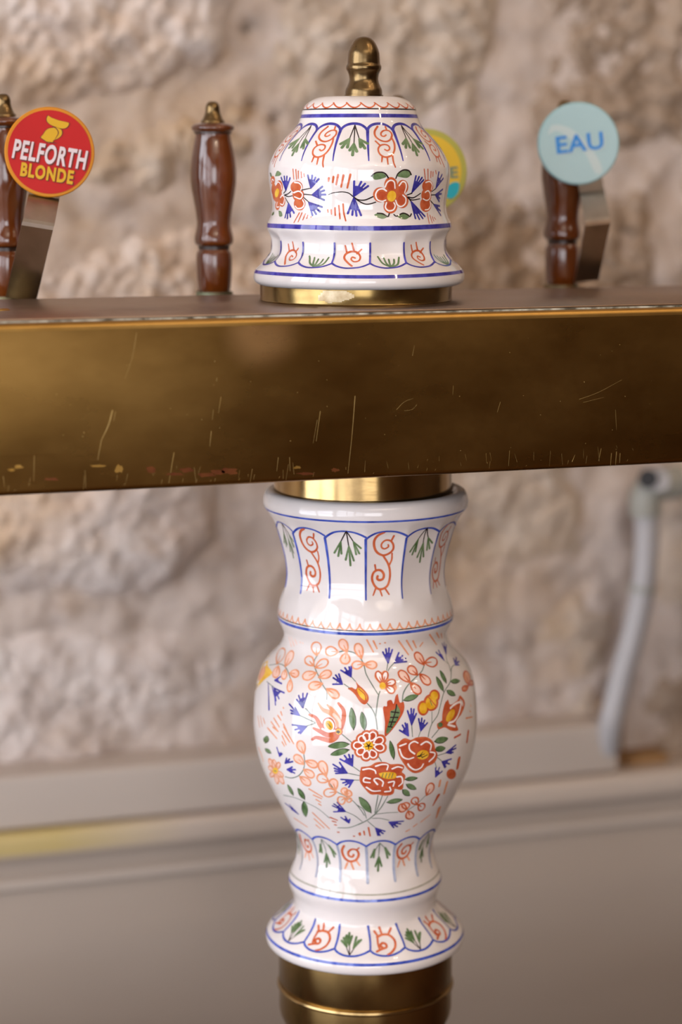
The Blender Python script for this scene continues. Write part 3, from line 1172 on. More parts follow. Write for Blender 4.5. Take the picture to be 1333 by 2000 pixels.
COLX = 714
S_col = Surf(COLX, COL_SIL, flutes=[(14, deg(0), 1016, 1205, 0.0016, 45), (16, deg(2.4), 1640, 1735, 0.0009, 30), (16, deg(2.7), 1800, 1880, 0.0012, 25)], raw=col_raw)
colo = surf_obj('ceramic_column', S_col, M['glaze'], tower)
tag(colo, 'white glazed ceramic baluster column painted with an orange and blue bouquet')

axb = axis_at(714, 1930)
rb = 168.5*1.474/FPX
zf = float(on_axis(714, 1838)[2])
zg = float(on_axis(714, 1915)[2])
ze = float(on_axis(714, 1984)[2])
base = bm_obj('base_collar', lathe_bm([(rb-.01, zf), (rb-.0008, zf), (rb, zf-.001), (rb, zg+.0014), (rb-.0004, zg+.0008), (rb+.0007, zg+.0003), (rb+.0007, zg-.0013), (rb-.0002, zg-.002), (rb-.0002, ze+.009), (rb-.001, ze+.0045), (rb-.003, ze), (rb-.0065, ze-.004), (rb-.012, ze-.007), (rb-.02, ze-.009)], 128, axb), M['brass_base'], tower, origin=(axb[0], axb[1], ze))
tag(base, 'brown brass collar with a raised bead under the column')
zq = ze-.009
tag(bm_obj('bead', lathe_bm([(rb-.0004, zg+.0016), (rb+.0010, zg+.0010), (rb+.0014, zg-.0002), (rb+.0010, zg-.0014), (rb-.0004, zg-.0020)], 128, axb), M['brass_polished'], base), 'bright raised bead')
post = bm_obj('post', lathe_bm([(rb-.022, zq+.002), (rb-.022, 0.935), (rb+.01, 0.928), (rb+.012, 0.92), (0.0, 0.92)], 96, axb), M['brass_ring'], tower, origin=(axb[0], axb[1], .92))

# ------------------------------------------------------------------ the painting on the cap
A = (560, 180, 310/1333)
B = (490, 430, 430/1333)
C = (700, 320, 200/1333)
C2 = (510, 320, 200/1333)


def mk(s, ax, w):
    return Motif(s, ax, w)


ring_line(S_cap, 212.4, 2.2, 'paintblack', 'painted_line', cap)
ring_line(S_cap, 225.6, 6.0, 'violet', 'painted_line', cap)
ring_line(S_cap, 445.2, 7.0, 'violet', 'painted_line', cap, wob=0.3)
ring_line(S_cap, 540.0, 5.6, 'violet', 'painted_line', cap, wob=0.3)

mo = mk(S_cap, CAPX, A)
mo.stroke([(505, 88), (528, 112), (552, 126), (580, 128), (607, 116), (630, 92)], 2.6, 'orange', 2.2)
mo.kphi = 1.0
o = mo.obj('painted_scallop', cap)
spin(o, [deg(15*k) for k in range(1, 24)])

mo = mk(S_cap, CAPX, A)
mo.fit((455, 318), (695, 324), N16)
mo.stroke([(455, 318), (480, 292), (520, 272), (575, 264), (630, 272), (672, 296), (695, 324)], 4.8, 'violet', 4.4)
mo.stroke([(695, 322), (698, 400), (704, 500), (709, 575)], 5.2, 'violet', 2.0)
o = mo.obj('painted_arch', cap)
spin(o, [N16*k for k in range(1, 16)])

mo = mk(S_cap, CAPX, A)
for t in ((530, 390), (567, 432), (612, 395)):
    mo.stroke([(575, 278), t], 2.0, 'paintblack', 1.6)
for b, ts in (((528, 392), ((455, 436), (466, 466), (512, 464))), ((566, 434), ((532, 488), (555, 528), (590, 498))), ((612, 394), ((622, 462), (658, 472), (680, 432)))):
    for t in ts:
        mo.stroke([b, t], 3.6, 'green', 5.0, 1)
o = mo.obj('painted_sprig', cap)
spin(o, [2*N16*k for k in range(1, 8)])

mo = mk(S_cap, CAPX, A)
mo.stroke([(765, 288), (741, 330), (748, 372), (790, 405), (840, 415), (875, 395), (885, 355), (860, 325), (820, 322), (795, 342), (797, 365), (820, 372), (836, 360)], 3.4, 'orange', 2.8)
mo.stroke([(830, 290), (842, 320)], 3.0, 'orange')
mo.stroke([(748, 412), (786, 447)], 3.0, 'orange')
mo.stroke([(880, 378), (905, 430), (906, 490), (880, 532), (832, 546), (788, 524), (770, 482), (787, 450), (825, 440), (858, 452), (866, 478), (847, 492), (826, 482)], 3.2, 'orange', 2.8)
for ln in ([(805, 540), (800, 585)], [(846, 548), (853, 605)], [(890, 533), (900, 590), (915, 630)]):
    mo.stroke(ln, 3.2, 'orange', 2.2)
o = mo.obj('painted_scroll', cap)
spin(o, [2*N16*k for k in range(1, 8)])

# skirt
mo = mk(S_cap, CAPX, B)
mo.fit((722, 262), (958, 260), N16)
mo.stroke([(724, 140), (724, 200), (722, 262)], 3.0, 'violet', 3.2)
mo.stroke([(722, 262), (760, 279), (820, 290), (890, 286), (930, 275), (958, 260)], 3.6, 'violet', 3.2)
o = mo.obj('painted_arch', cap)
spin(o, [N16*k for k in range(1, 16)])
mo = mk(S_cap, CAPX, B)
for ln in ([(573, 155), (583, 197)], [(614, 140), (626, 186)], [(672, 177), (645, 202)]):
    mo.stroke(ln, 2.6, 'orange', 3.2)
mo.stroke([(612, 278), (588, 258), (567, 230), (578, 204), (612, 190), (645, 196), (664, 222), (655, 246), (626, 252), (609, 238), (616, 224), (633, 230)], 3.6, 'orange', 2.6)
o = mo.obj('painted_scroll', cap)
spin(o, [2*N16*k for k in range(1, 8)])
mo = mk(S_cap, CAPX, B)
for ln in ([(848, 284), (800, 262), (770, 222)], [(846, 282), (822, 262), (806, 230)], [(850, 284), (842, 262), (836, 238)], [(852, 284), (868, 262), (868, 238)], [(852, 284), (890, 268), (898, 226)]):
    mo.stroke(ln, 3.6, 'green', 3.0)
o = mo.obj('painted_sprig', cap)
spin(o, [2*N16*k for k in range(1, 8)])


# garland
def garland_piece(name, build, w):
    mo = mk(S_cap, CAPX, w)
    build(mo)
    o = mo.obj(name, cap)
    if o:
        spin(o, [math.pi])


def g_flower(mo):
    for e in ((425, 270, 86, 98), (580, 300, 74, 92), (572, 482, 84, 96), (420, 555, 90, 92), (287, 402, 94, 98)):
        mo.ell(*e, 'orange')
    mo.ell(440, 420, 130, 130, 'orange')
    for e in ((425, 290, 45, 56), (570, 330, 42, 58), (560, 470, 50, 56), (420, 545, 50, 48), (310, 408, 54, 48)):
        mo.ell(*e, 'rust', 1)
    for ln in ([(352, 300), (375, 245), (420, 214), (468, 235), (480, 318)], [(535, 282), (575, 232), (615, 245), (626, 300), (605, 372)],
               [(488, 476), (510, 533), (558, 556), (610, 520), (620, 450), (580, 405)], [(368, 505), (355, 568), (395, 610), (455, 600), (482, 548), (465, 505)],
               [(368, 352), (320, 325), (260, 340), (228, 400), (250, 465), (310, 486), (358, 472)]):
        mo.stroke(ln, 2.4, 'white', 2.0, 2)
    mo.ell(435, 420, 58, 72, 'yellow', 3, 15)


garland_piece('painted_flower', g_flower, C)
for poly, ol in (([(180, 165), (225, 122), (310, 118), (366, 165), (300, 196), (215, 206)], [(172, 160), (230, 116), (310, 110), (360, 135), (392, 182)]),
                 ([(505, 162), (540, 110), (610, 84), (678, 108), (685, 142), (640, 182), (560, 176)], [(490, 190), (520, 125), (590, 80), (660, 90), (690, 140)]),
                 ([(205, 665), (245, 645), (310, 647), (382, 682), (330, 716), (260, 702)], [(250, 643), (320, 650), (385, 687), (405, 650)]),
                 ([(500, 682), (560, 655), (620, 650), (672, 682), (625, 722), (560, 716)], [(465, 660), (500, 682), (580, 643), (640, 660), (672, 685), (692, 652)])):
    garland_piece('painted_leaf', lambda mo: (mo.fill(poly, 'green'), mo.stroke(ol, 2.0, 'paintblack', 2.4, 1)), C)
for ln, w0, w1 in (([(-386, 400), (-316, 375), (-206, 365), (-126, 380), (-66, 425), (0, 466), (90, 470), (192, 428)], 1.2, 2.2), ([(-60, 430), (0, 478), (80, 520), (150, 522), (228, 498)], 2.0, 1.8),
                   ([(636, 405), (700, 382)], 2.0, 2.0), ([(650, 432), (720, 440), (812, 384)], 2.0, 1.8), ([(650, 440), (700, 470), (802, 455)], 1.8, 1.6), ([(640, 430), (690, 490)], 1.8, 1.8),
                   ([(955, 362), (1010, 322)], 1.6, 1.6), ([(950, 405), (1010, 402)], 1.6, 1.6), ([(940, 478), (985, 530)], 1.6, 1.6)):
    garland_piece('painted_stem', lambda mo: mo.stroke(ln, w0, 'paintblack', w1, 1), C)
for b, ts, w in (((700, 372), ((752, 160), (792, 170), (830, 180), (850, 210)), C), ((688, 490), ((745, 710), (795, 720), (840, 710), (866, 682)), C),
                 ((1010, 320), ((1050, 110), (1090, 142), (1106, 190)), C), ((1005, 402), ((1100, 332), (1082, 390), (1062, 450), (1055, 490)), C), ((985, 530), ((1060, 550), (1070, 612), (1075, 670)), C),
                 ((1207, 425), ((1215, 228), (1306, 234), (1356, 258), (1396, 288)), C2), ((1212, 440), ((1132, 645), (1190, 665), (1245, 676), (1303, 670)), C2),
                 ((650, 316), ((612, 150), (668, 152), (710, 180), (754, 196)), C2), ((668, 405), ((800, 296), (825, 345), (840, 400), (824, 470)), C2), ((622, 500), ((795, 562), (770, 622), (720, 655), (672, 670)), C2),
                 ((325, 345), ((266, 180), (305, 166), (340, 166), (380, 186)), C2), ((360, 512), ((433, 640), (386, 690), (346, 710), (316, 700)), C2)):
    garland_piece('painted_cornflower', lambda mo: mo.fan(b, ts, 2.4, 3.4, 'violet'), w)
for ln, w0 in (([(530, 342), (652, 316)], 1.8), ([(560, 395), (668, 405)], 1.8), ([(560, 440), (630, 502)], 1.8), ([(298, 382), (328, 345)], 1.8), ([(318, 440), (360, 516)], 1.6), ([(308, 406), (350, 392), (392, 358)], 1.8), ([(308, 410), (360, 425), (412, 415)], 1.8)):
    garland_piece('painted_stem', lambda mo: mo.stroke(ln, w0, 'paintblack', 1.6, 1), C2)


def g_bud1(mo):
    for e in ((905, 292, 72, 86), (888, 410, 66, 92), (880, 530, 74, 96)):
        mo.ell(*e, 'orange')
    for ln in ([(880, 242), (930, 230), (962, 270), (952, 332)], [(872, 370), (910, 350), (937, 390), (930, 450), (890, 476), (845, 455)], [(935, 488), (942, 540), (915, 590), (870, 600)]):
        mo.stroke(ln, 2.2, 'white', 1.8, 1)


def g_bud2(mo):
    for e in ((466, 302, 80, 80), (488, 405, 76, 84), (505, 520, 76, 86)):
        mo.ell(*e, 'orange')
    for ln in ([(440, 240), (500, 252), (532, 300), (520, 342)], [(428, 376), (490, 355), (535, 382), (540, 420), (510, 455), (438, 428)], [(545, 470), (565, 520), (540, 570), (480, 582), (448, 550)]):
        mo.stroke(ln, 2.4, 'white', 2.0, 1)


def g_flower2(mo):
    for e in ((240, 300, 46, 86), (275, 480, 44, 80), (156, 215, 28, 58), (216, 545, 30, 58), (165, 330, 26, 80), (212, 390, 60, 110)):
        mo.ell(*e, 'orange')
    for ln in ([(200, 270), (225, 235), (262, 270), (272, 330)], [(255, 440), (280, 410), (308, 450), (290, 530), (255, 520)], [(140, 240), (150, 200), (170, 220)], [(215, 500), (205, 560), (235, 560)]):
        mo.stroke(ln, 2.0, 'white', 1.8, 1)
    mo.ell(212, 378, 26, 60, 'yellow', 2, 10)


garland_piece('painted_bud', g_bud1, C)
garland_piece('painted_bud', g_bud2, C2)
garland_piece('painted_flower', g_flower2, C2)
for poly in ([(184, 162), (200, 110), (222, 90), (266, 125), (240, 156)], [(116, 120), (128, 112), (146, 165), (128, 172)], [(230, 608), (268, 622), (280, 678), (240, 684)], [(150, 640), (172, 622), (168, 662), (140, 672)]):
    garland_piece('painted_leaf', lambda mo: mo.fill(poly, 'green'), C2)
for lines, w, wd in ((([(860, 70), (875, 210)], [(908, 70), (910, 200)], [(948, 100), (945, 180)], [(975, 105), (972, 165)], [(1010, 90), (1015, 130)]), C, 2.2),
                     (([(900, 645), (912, 710), (925, 775)], [(935, 670), (965, 770)], [(965, 690), (985, 745)], [(990, 700), (1010, 725)]), C, 2.0),
                     (([(885, 185), (880, 225)], [(945, 170), (935, 240)], [(1005, 145), (980, 270)], [(1075, 150), (1045, 300)], [(1165, 140), (1125, 312)]), C2, 3.6),
                     (([(870, 600), (875, 630)], [(915, 600), (918, 655)], [(965, 575), (968, 672)], [(1015, 545), (1030, 715)], [(1070, 525), (1080, 640), (1105, 742)]), C2, 2.8),
                     (([(418, 70), (428, 200)], [(455, 75), (465, 200)], [(487, 95), (487, 190)], [(525, 105), (530, 180)], [(562, 130), (565, 165)]), C2, 2.2),
                     (([(500, 640), (430, 765)], [(535, 640), (485, 755)], [(580, 650), (545, 730)], [(610, 670), (597, 710)], [(655, 690), (650, 694)]), C2, 2.4)):
    garland_piece('painted_hatching', lambda mo: mo.hatch(lines, 'orange', wd), w)

# ------------------------------------------------------------------ the painting on the column
D = (700, 960, 230/1333)
D2 = (530, 960, 190/1333)
E0 = (480, 1220, 450/1333)
E1 = (480, 1230, 230/1333)
E2 = (700, 1230, 240/1333)
E3 = (480, 1420, 230/1333)
E4 = (700, 1420, 240/1333)
F1 = (520, 1600, 200/1333)
F2 = (700, 1600, 210/1333)
N14 = 2*math.pi/14

ring_line(S_col, 1019.6, 3.6, 'blue', 'painted_line', colo)
ring_line(S_col, 1232.4, 1.8, 'paintblack', 'painted_line', colo)
ring_line(S_col, 1238.8, 4.6, 'blue', 'painted_line', colo)
ring_line(S_col, 1746.5, 2.8, 'greyline', 'painted_line', colo, wob=0.4)
ring_line(S_col, 1760.0, 4.4, 'blue', 'painted_line', colo)
ring_line(S_col, 1885.0, 4.6, 'blue', 'painted_line', colo)


def colpiece(name, win, build, turns=(), fit=None):
    mo = mk(S_col, COLX, win)
    if fit:
        mo.fit(*fit)
    build(mo)
    o = mo.obj(name, colo)
    if o:
        spin(o, turns)
    return o


T14 = [N14*k for k in range(1, 14)]
T7 = [2*N14*k for k in range(1, 7)]
T16 = [N16*k for k in range(1, 16)]
T8 = [2*N16*k for k in range(1, 8)]
colpiece('painted_arch', D, lambda m_: (m_.stroke([(85, 545), (130, 508), (205, 470), (300, 452), (400, 455), (470, 475), (525, 502)], 3.8, 'blue'),
                                        m_.stroke([(85, 545), (86, 700), (86, 1000), (88, 1225)], 4.4, 'blue', 3.0)), T14, ((85, 545), (525, 502), N14))


def n_scroll(m_):
    m_.stroke([(295, 462), (222, 500), (182, 560), (187, 640), (222, 695), (285, 722), (350, 700), (395, 655), (397, 600), (365, 557), (310, 552), (267, 590), (267, 632), (300, 648), (343, 625), (340, 602)], 4.6, 'orange', 2.8)
    m_.stroke([(375, 560), (405, 502)], 3.0, 'orange', 3.6)
    m_.stroke([(288, 735), (330, 800), (355, 870), (360, 960), (337, 1055), (290, 1098), (230, 1103), (182, 1060), (157, 990), (172, 922), (215, 890), (263, 897), (290, 940), (280, 988), (240, 1003), (215, 985), (220, 958)], 3.4, 'orange', 4.2)
    m_.stroke([(384, 700), (380, 770), (350, 835)], 2.8, 'orange', 3.2)
    m_.stroke([(190, 830), (200, 895)], 3.0, 'orange')
    for ln in ([(200, 1095), (170, 1175)], [(245, 1105), (270, 1180)], [(300, 1090), (350, 1165)]):
        m_.stroke(ln, 3.2, 'orange', 2.4)


def n_sprig(m_):
    for t in ((952, 690), (1065, 760), (1130, 690)):
        m_.stroke([(1030, 540), t], 2.2, 'paintblack', 2.0)
    for b, ts in (((955, 685), ((868, 838), (920, 884), (964, 850))), ((1065, 748), ((1022, 935), (1088, 1012), (1133, 945))), ((1128, 688), ((1166, 860), (1208, 848), (1230, 775)))):
        for t in ts:
            m_.stroke([b, t], 2.6, 'green', 3.6, 1)


colpiece('painted_scroll', D, n_scroll, T7)
colpiece('painted_sprig', D2, n_sprig, T7)
colpiece('painted_scallop', D, lambda m_: m_.stroke([(20, 1505), (30, 1540), (55, 1568), (90, 1572), (115, 1545), (134, 1503)], 2.6, 'tan', 2.4), [2*math.pi/56*k for k in range(1, 56)])
# lower band
colpiece('painted_arch', F2, lambda m_: (m_.stroke([(100, 338), (160, 300), (240, 274), (320, 268), (390, 280), (455, 312)], 3.8, 'blue'), m_.stroke([(100, 345), (110, 560), (118, 790)], 4.6, 'paleblue', 4.6)), T16, ((100, 338), (455, 312), N16))


def l_sprig(m_):
    for t in ((205, 395), (252, 480), (338, 360)):
        m_.stroke([(268, 295), t], 1.8, 'stem', 1.6)
    for b, ts in (((204, 372), ((160, 472), (192, 474))), ((256, 470), ((214, 582), (246, 640), (290, 580))), ((334, 352), ((365, 480), (392, 442)))):
        for t in ts:
            m_.stroke([b, t], 3.6, 'green', 3.6, 1)


def l_scroll(m_):
    m_.stroke([(1015, 345), (990, 410), (1022, 500), (1090, 548), (1170, 530), (1207, 462), (1180, 402), (1115, 392), (1072, 430), (1082, 478), (1128, 488), (1140, 462)], 4.2, 'orange', 4.0)
    m_.stroke([(1180, 402), (1210, 372)], 3, 'orange')
    for ln in ([(1060, 570), (1030, 640)], [(1110, 572), (1140, 650)], [(1180, 545), (1220, 600)]):
        m_.stroke(ln, 3.6, 'tan', 2.8)


colpiece('painted_sprig', F2, l_sprig, T8)
colpiece('painted_scroll', F1, l_scroll, T8)
# foot
colpiece('painted_arch', F2, lambda m_: (m_.stroke([(150, 1628), (190, 1662), (260, 1688), (340, 1696), (440, 1682), (530, 1640), (592, 1588)], 3.8, 'blue'), m_.stroke([(122, 1325), (138, 1420), (150, 1520), (152, 1625)], 4.0, 'blue', 3.4)), T16, ((150, 1628), (592, 1588), N16))


def f_scroll(m_):
    for ln in ([(200, 1390), (245, 1452)], [(262, 1342), (292, 1425)], [(405, 1352), (370, 1432)]):
        m_.stroke(ln, 4.2, 'orange', 3.6)
    m_.stroke([(235, 1462), (300, 1432), (382, 1437), (450, 1500), (460, 1580), (422, 1645), (368, 1684)], 4.4, 'orange', 4.0)
    m_.stroke([(238, 1455), (246, 1545), (262, 1600)], 3.6, 'orange')
    m_.stroke([(232, 1642), (290, 1612), (348, 1590), (345, 1552), (302, 1536), (274, 1568), (302, 1592)], 4.0, 'orange', 4.6)


def f_sprig(m_):
    for t in ((1042, 1655), (1088, 1610), (1165, 1655)):
        m_.stroke([(1087, 1772), t], 1.8, 'paintblack', 1.6)
    for b, ts in (((1052, 1662), ((985, 1582), (1012, 1545), (1042, 1522))), ((1084, 1642), ((1052, 1512), (1086, 1482), (1120, 1522))), ((1138, 1682), ((1178, 1535), (1208, 1582), (1238, 1572)))):
        for t in ts:
            m_.stroke([b, t], 3.2, 'green', 4.0, 1)


colpiece('painted_scroll', F2, f_scroll, T8)
colpiece('painted_sprig', F1, f_sprig, T8)

# --- bouquet on the belly (traced motif by motif; the back carries the same bouquet turned half round)
HALF = [math.pi]


def bp(name, win, build):
    return colpiece(name, win, build, HALF)


def hatches(win, groups, paint='tan', w=3.0):
    for g in groups:
        bp('painted_hatching', win, lambda m_: m_.hatch(g, paint, w))


hatches(E2, [([(95, 110), (165, 240)], [(165, 120), (205, 205)], [(235, 150), (240, 152)], [(290, 140), (296, 142)]),
             ([(440, 120), (545, 270)], [(525, 115), (590, 225)], [(595, 120), (630, 195)], [(700, 140), (670, 180)]),
             ([(775, 50), (850, 160)], [(850, 30), (880, 90)], [(900, 40), (910, 90)]),
             ([(1222, 818), (1226, 832)], [(1212, 882), (1220, 888)], [(1170, 960), (1240, 945)])])
hatches(E1, [([(490, 80), (520, 190)], [(520, 90), (550, 180)], [(560, 110), (580, 160)], [(620, 140), (624, 146)], [(648, 148), (652, 154)])], 'peach')
hatches(E1, [([(428, 882), (432, 888)], [(400, 930), (414, 968)], [(365, 970), (400, 1022)], [(322, 1002), (382, 1100)], [(290, 1042), (368, 1150)]),
             ([(430, 1070), (470, 1150)],), ([(140, 980), (160, 1100)], [(170, 980), (190, 1090)], [(200, 1000), (220, 1060)])])
hatches(E3, [([(250, 10), (355, 130)], [(310, 0), (370, 50)]), ([(435, 0), (545, 188)], [(420, 50), (500, 170)], [(415, 100), (460, 200)], [(415, 170), (440, 215)]),
             ([(720, 700), (870, 790)], [(770, 770), (860, 810)], [(800, 820), (850, 850)], [(830, 870), (855, 885)]),
             ([(760, 970), (950, 1150)], [(780, 1040), (890, 1140)], [(800, 1110), (850, 1150)]), ([(550, 1030), (700, 1130)],)])
hatches(E3, [([(960, 1022), (1040, 1055)], [(985, 1065), (1025, 1076)], [(1010, 1105), (1030, 1110)], [(1045, 1190), (1060, 1190)]), ([(1225, 1235), (1235, 1235)], [(1285, 1205), (1295, 1225)])], 'orange')
hatches(E4, [([(20, 1148), (25, 1170)], [(62, 1130), (70, 1170)], [(112, 1090), (130, 1182)])], 'orange')
hatches(E4, [([(520, 1132), (560, 1110)], [(600, 1080), (640, 1050)], [(680, 1030), (780, 950)])], 'tan')

# stems
for win, pts, w0, w1 in ((E1, [(815, 290), (780, 350), (782, 420), (830, 530), (872, 620), (918, 700), (920, 790)], 1.8, 1.4), (E1, [(1040, 255), (1130, 240), (1230, 262), (1300, 320), (1340, 400), (1365, 500), (1425, 610), (1500, 730)], 2.0, 1.6),
                         (E1, [(270, 400), (400, 390), (470, 450), (510, 560)], 1.6, 1.4), (E2, [(100, 800), (152, 862), (190, 950), (208, 1080)], 1.8, 1.8), (E2, [(236, 670), (216, 740), (190, 940)], 2.0, 2.0),
                         (E2, [(480, 780), (490, 690), (540, 602), (620, 520), (690, 450), (720, 370)], 2.2, 1.6), (E2, [(322, 360), (310, 442)], 1.4, 1.4), (E2, [(395, 355), (345, 410), (325, 446)], 1.6, 1.4),
                         (E2, [(930, 330), (985, 380), (1000, 450)], 1.2, 1.2), (E2, [(950, 262), (962, 330), (985, 380)], 1.2, 1.2), (E2, [(1045, 380), (1012, 420), (1000, 560), (930, 682), (885, 850), (860, 930), (800, 1020), (770, 1105), (760, 1160)], 1.6, 1.8),
                         (E2, [(800, 890), (800, 1010)], 1.4, 1.4), (E2, [(580, 1030), (590, 1160)], 1.6, 1.4), (E2, [(678, 1096), (655, 1160)], 1.6, 1.4), (E2, [(875, 1080), (800, 1170)], 1.6, 1.6),
                         (E1, [(680, 892), (740, 955)], 1.8, 1.6), (E1, [(620, 972), (700, 1010), (790, 1050)], 1.8, 1.6), (E1, [(695, 1088), (790, 1058)], 1.8, 1.6), (E1, [(1115, 615), (1180, 660)], 1.6, 1.4), (E1, [(1195, 530), (1245, 585)], 1.6, 1.4),
                         (E1, [(240, 585), (330, 660)], 1.4, 1.4), (E3, [(1090, 80), (1210, 180)], 1.8, 1.6), (E3, [(660, 310), (670, 390), (655, 480), (600, 550), (520, 576), (450, 562)], 1.8, 1.6),
                         (E3, [(912, 545), (932, 602), (970, 660), (1030, 730), (1130, 780), (1220, 840), (1300, 930), (1345, 1000)], 1.8, 1.6), (E3, [(1215, 445), (1310, 512)], 1.6, 1.4), (E3, [(1150, 520), (1290, 550)], 1.6, 1.4), (E3, [(1220, 600), (1285, 600)], 1.6, 1.4),
                         (E3, [(1130, 955), (1230, 1000), (1320, 1068)], 1.6, 1.4), (E3, [(430, 770), (560, 800), (700, 860), (830, 930), (950, 1030)], 1.6, 1.4), (E3, [(1045, 1140), (1180, 1136), (1320, 1082), (1400, 1040)], 1.6, 2.0),
                         (E4, [(215, 740), (182, 930)], 1.6, 1.8), (E4, [(262, 745), (192, 935)], 1.6, 1.8), (E4, [(320, 750), (250, 870), (190, 940)], 1.6, 2.2), (E4, [(182, 945), (320, 930), (430, 925)], 1.6, 1.4), (E4, [(190, 940), (100, 1010), (0, 1060)], 2.4, 1.6),
                         (E4, [(150, 990), (240, 990), (335, 1012)], 1.4, 1.4), (E4, [(105, 1022), (190, 1095)], 1.6, 1.4), (E4, [(0, 850), (60, 900), (90, 990)], 1.6, 1.4), (E4, [(540, 900), (640, 830), (735, 740)], 1.6, 1.4),
                         (E4, [(860, 310), (955, 280)], 1.4, 1.4), (E4, [(860, 330), (915, 376)], 1.4, 1.4), (E4, [(830, 370), (850, 440)], 1.4, 1.4), (E4, [(220, 320), (252, 370)], 1.8, 1.8)):
    bp('painted_stem', win, lambda m_: m_.stroke(pts, w0, 'stem', w1))

# cornflowers
for win, b, ts in ((E2, (325, 360), ((268, 242), (300, 208), (335, 198), (370, 215))), (E2, (395, 360), ((440, 250), (480, 282), (515, 312), (525, 345))), (E2, (930, 330), ((846, 245), (872, 225), (905, 272))), (E2, (952, 262), ((912, 150), (932, 140), (956, 162))),
                   (E2, (1055, 385), ((1036, 312), (1065, 302), (1094, 342), (1094, 380))), (E2, (580, 1030), ((536, 880), (575, 856), (605, 862), (630, 910))), (E2, (680, 1095), ((656, 966), (690, 960), (720, 982), (750, 1010))), (E2, (545, 1150), ((450, 1090), (480, 1035), (510, 1012), (532, 1022))),
                   (E0, (560, 345), ((508, 308), (522, 292), (506, 345), (540, 286))), (E0, (610, 302), ((552, 264), (575, 250), (600, 245), (613, 240))), (E1, (330, 572), ((400, 530), (380, 545), (410, 610))), (E1, (322, 660), ((438, 714), (380, 780), (346, 802), (340, 850))),
                   (E1, (650, 882), ((580, 790), (602, 745), (650, 722), (700, 722))), (E1, (612, 970), ((496, 842), (512, 910), (516, 945), (562, 882))), (E1, (692, 1095), ((530, 1076), (560, 1132), (600, 1166), (622, 1172))),
                   (E3, (385, 332), ((356, 232), (402, 292), (416, 302))), (E3, (448, 410), ((466, 352), (500, 362), (535, 390))), (E3, (470, 482), ((530, 452), (565, 482), (556, 520), (520, 512))), (E3, (1210, 440), ((1072, 362), (1120, 322), (1170, 312), (1214, 317))),
                   (E3, (1150, 520), ((992, 422), (1006, 466), (1012, 496), (1022, 524), (1066, 402))), (E3, (1220, 600), ((1082, 592), (1102, 632), (1132, 656), (1170, 680))), (E3, (1130, 955), ((986, 890), (1002, 870), (1040, 852), (1000, 958))), (E3, (1170, 1085), ((1082, 1022), (1130, 1012), (1180, 1042))),
                   (E3, (600, 985), ((450, 862), (500, 880), (520, 930))),
                   (E4, (955, 276), ((1058, 196), (1060, 230), (1030, 275), (1010, 286))), (E4, (910, 376), ((1010, 346), (990, 400), (952, 430), (940, 440))), (E4, (840, 540), ((840, 442), (880, 440), (910, 480))), (E4, (335, 1030), ((490, 1020), (460, 1050), (425, 1080), (386, 1090))), (E4, (190, 1095), ((290, 1130), (270, 1155), (236, 1175), (216, 1175)))):
    bp('painted_cornflower', win, lambda m_: m_.fan(b, ts, 2.6, 3.0, 'violet'))
bp('painted_cornflower', E1, lambda m_: (m_.stroke([(258, 600), (262, 740), (266, 900)], 2.0, 'violet', 5), m_.stroke([(300, 640), (330, 760)], 2.0, 'violet', 3)))

# leaves
for win, b, t, w in ((E1, (1222, 1135), (1196, 880), 72), (E2, (68, 1092), (38, 890), 66), (E2, (488, 765), (652, 708), 58), (E2, (925, 672), (846, 508), 44), (E2, (955, 582), (886, 440), 38), (E2, (1000, 560), (1106, 552), 50), (E2, (960, 655), (1056, 712), 54),
                     (E3, (1178, 195), (935, 222), 72), (E3, (1178, 258), (962, 316), 64), (E3, (222, 182), (242, 98), 60), (E3, (220, 240), (292, 297), 40), (E3, (542, 777), (474, 650), 36), (E3, (670, 822), (590, 690), 52), (E3, (660, 838), (686, 1016), 64),
                     (E4, (385, 352), (344, 148), 50), (E4, (505, 566), (646, 550), 44), (E4, (520, 618), (632, 672), 54), (E4, (480, 678), (562, 742), 60), (E4, (308, 816), (482, 784), 48), (E4, (140, 932), (8, 758), 74), (E4, (825, 156), (976, 120), 66), (E4, (830, 242), (946, 225), 60)):
    bp('painted_leaf', win, lambda m_: m_.leaf(b, t, w, 'green', 'paintblack'))

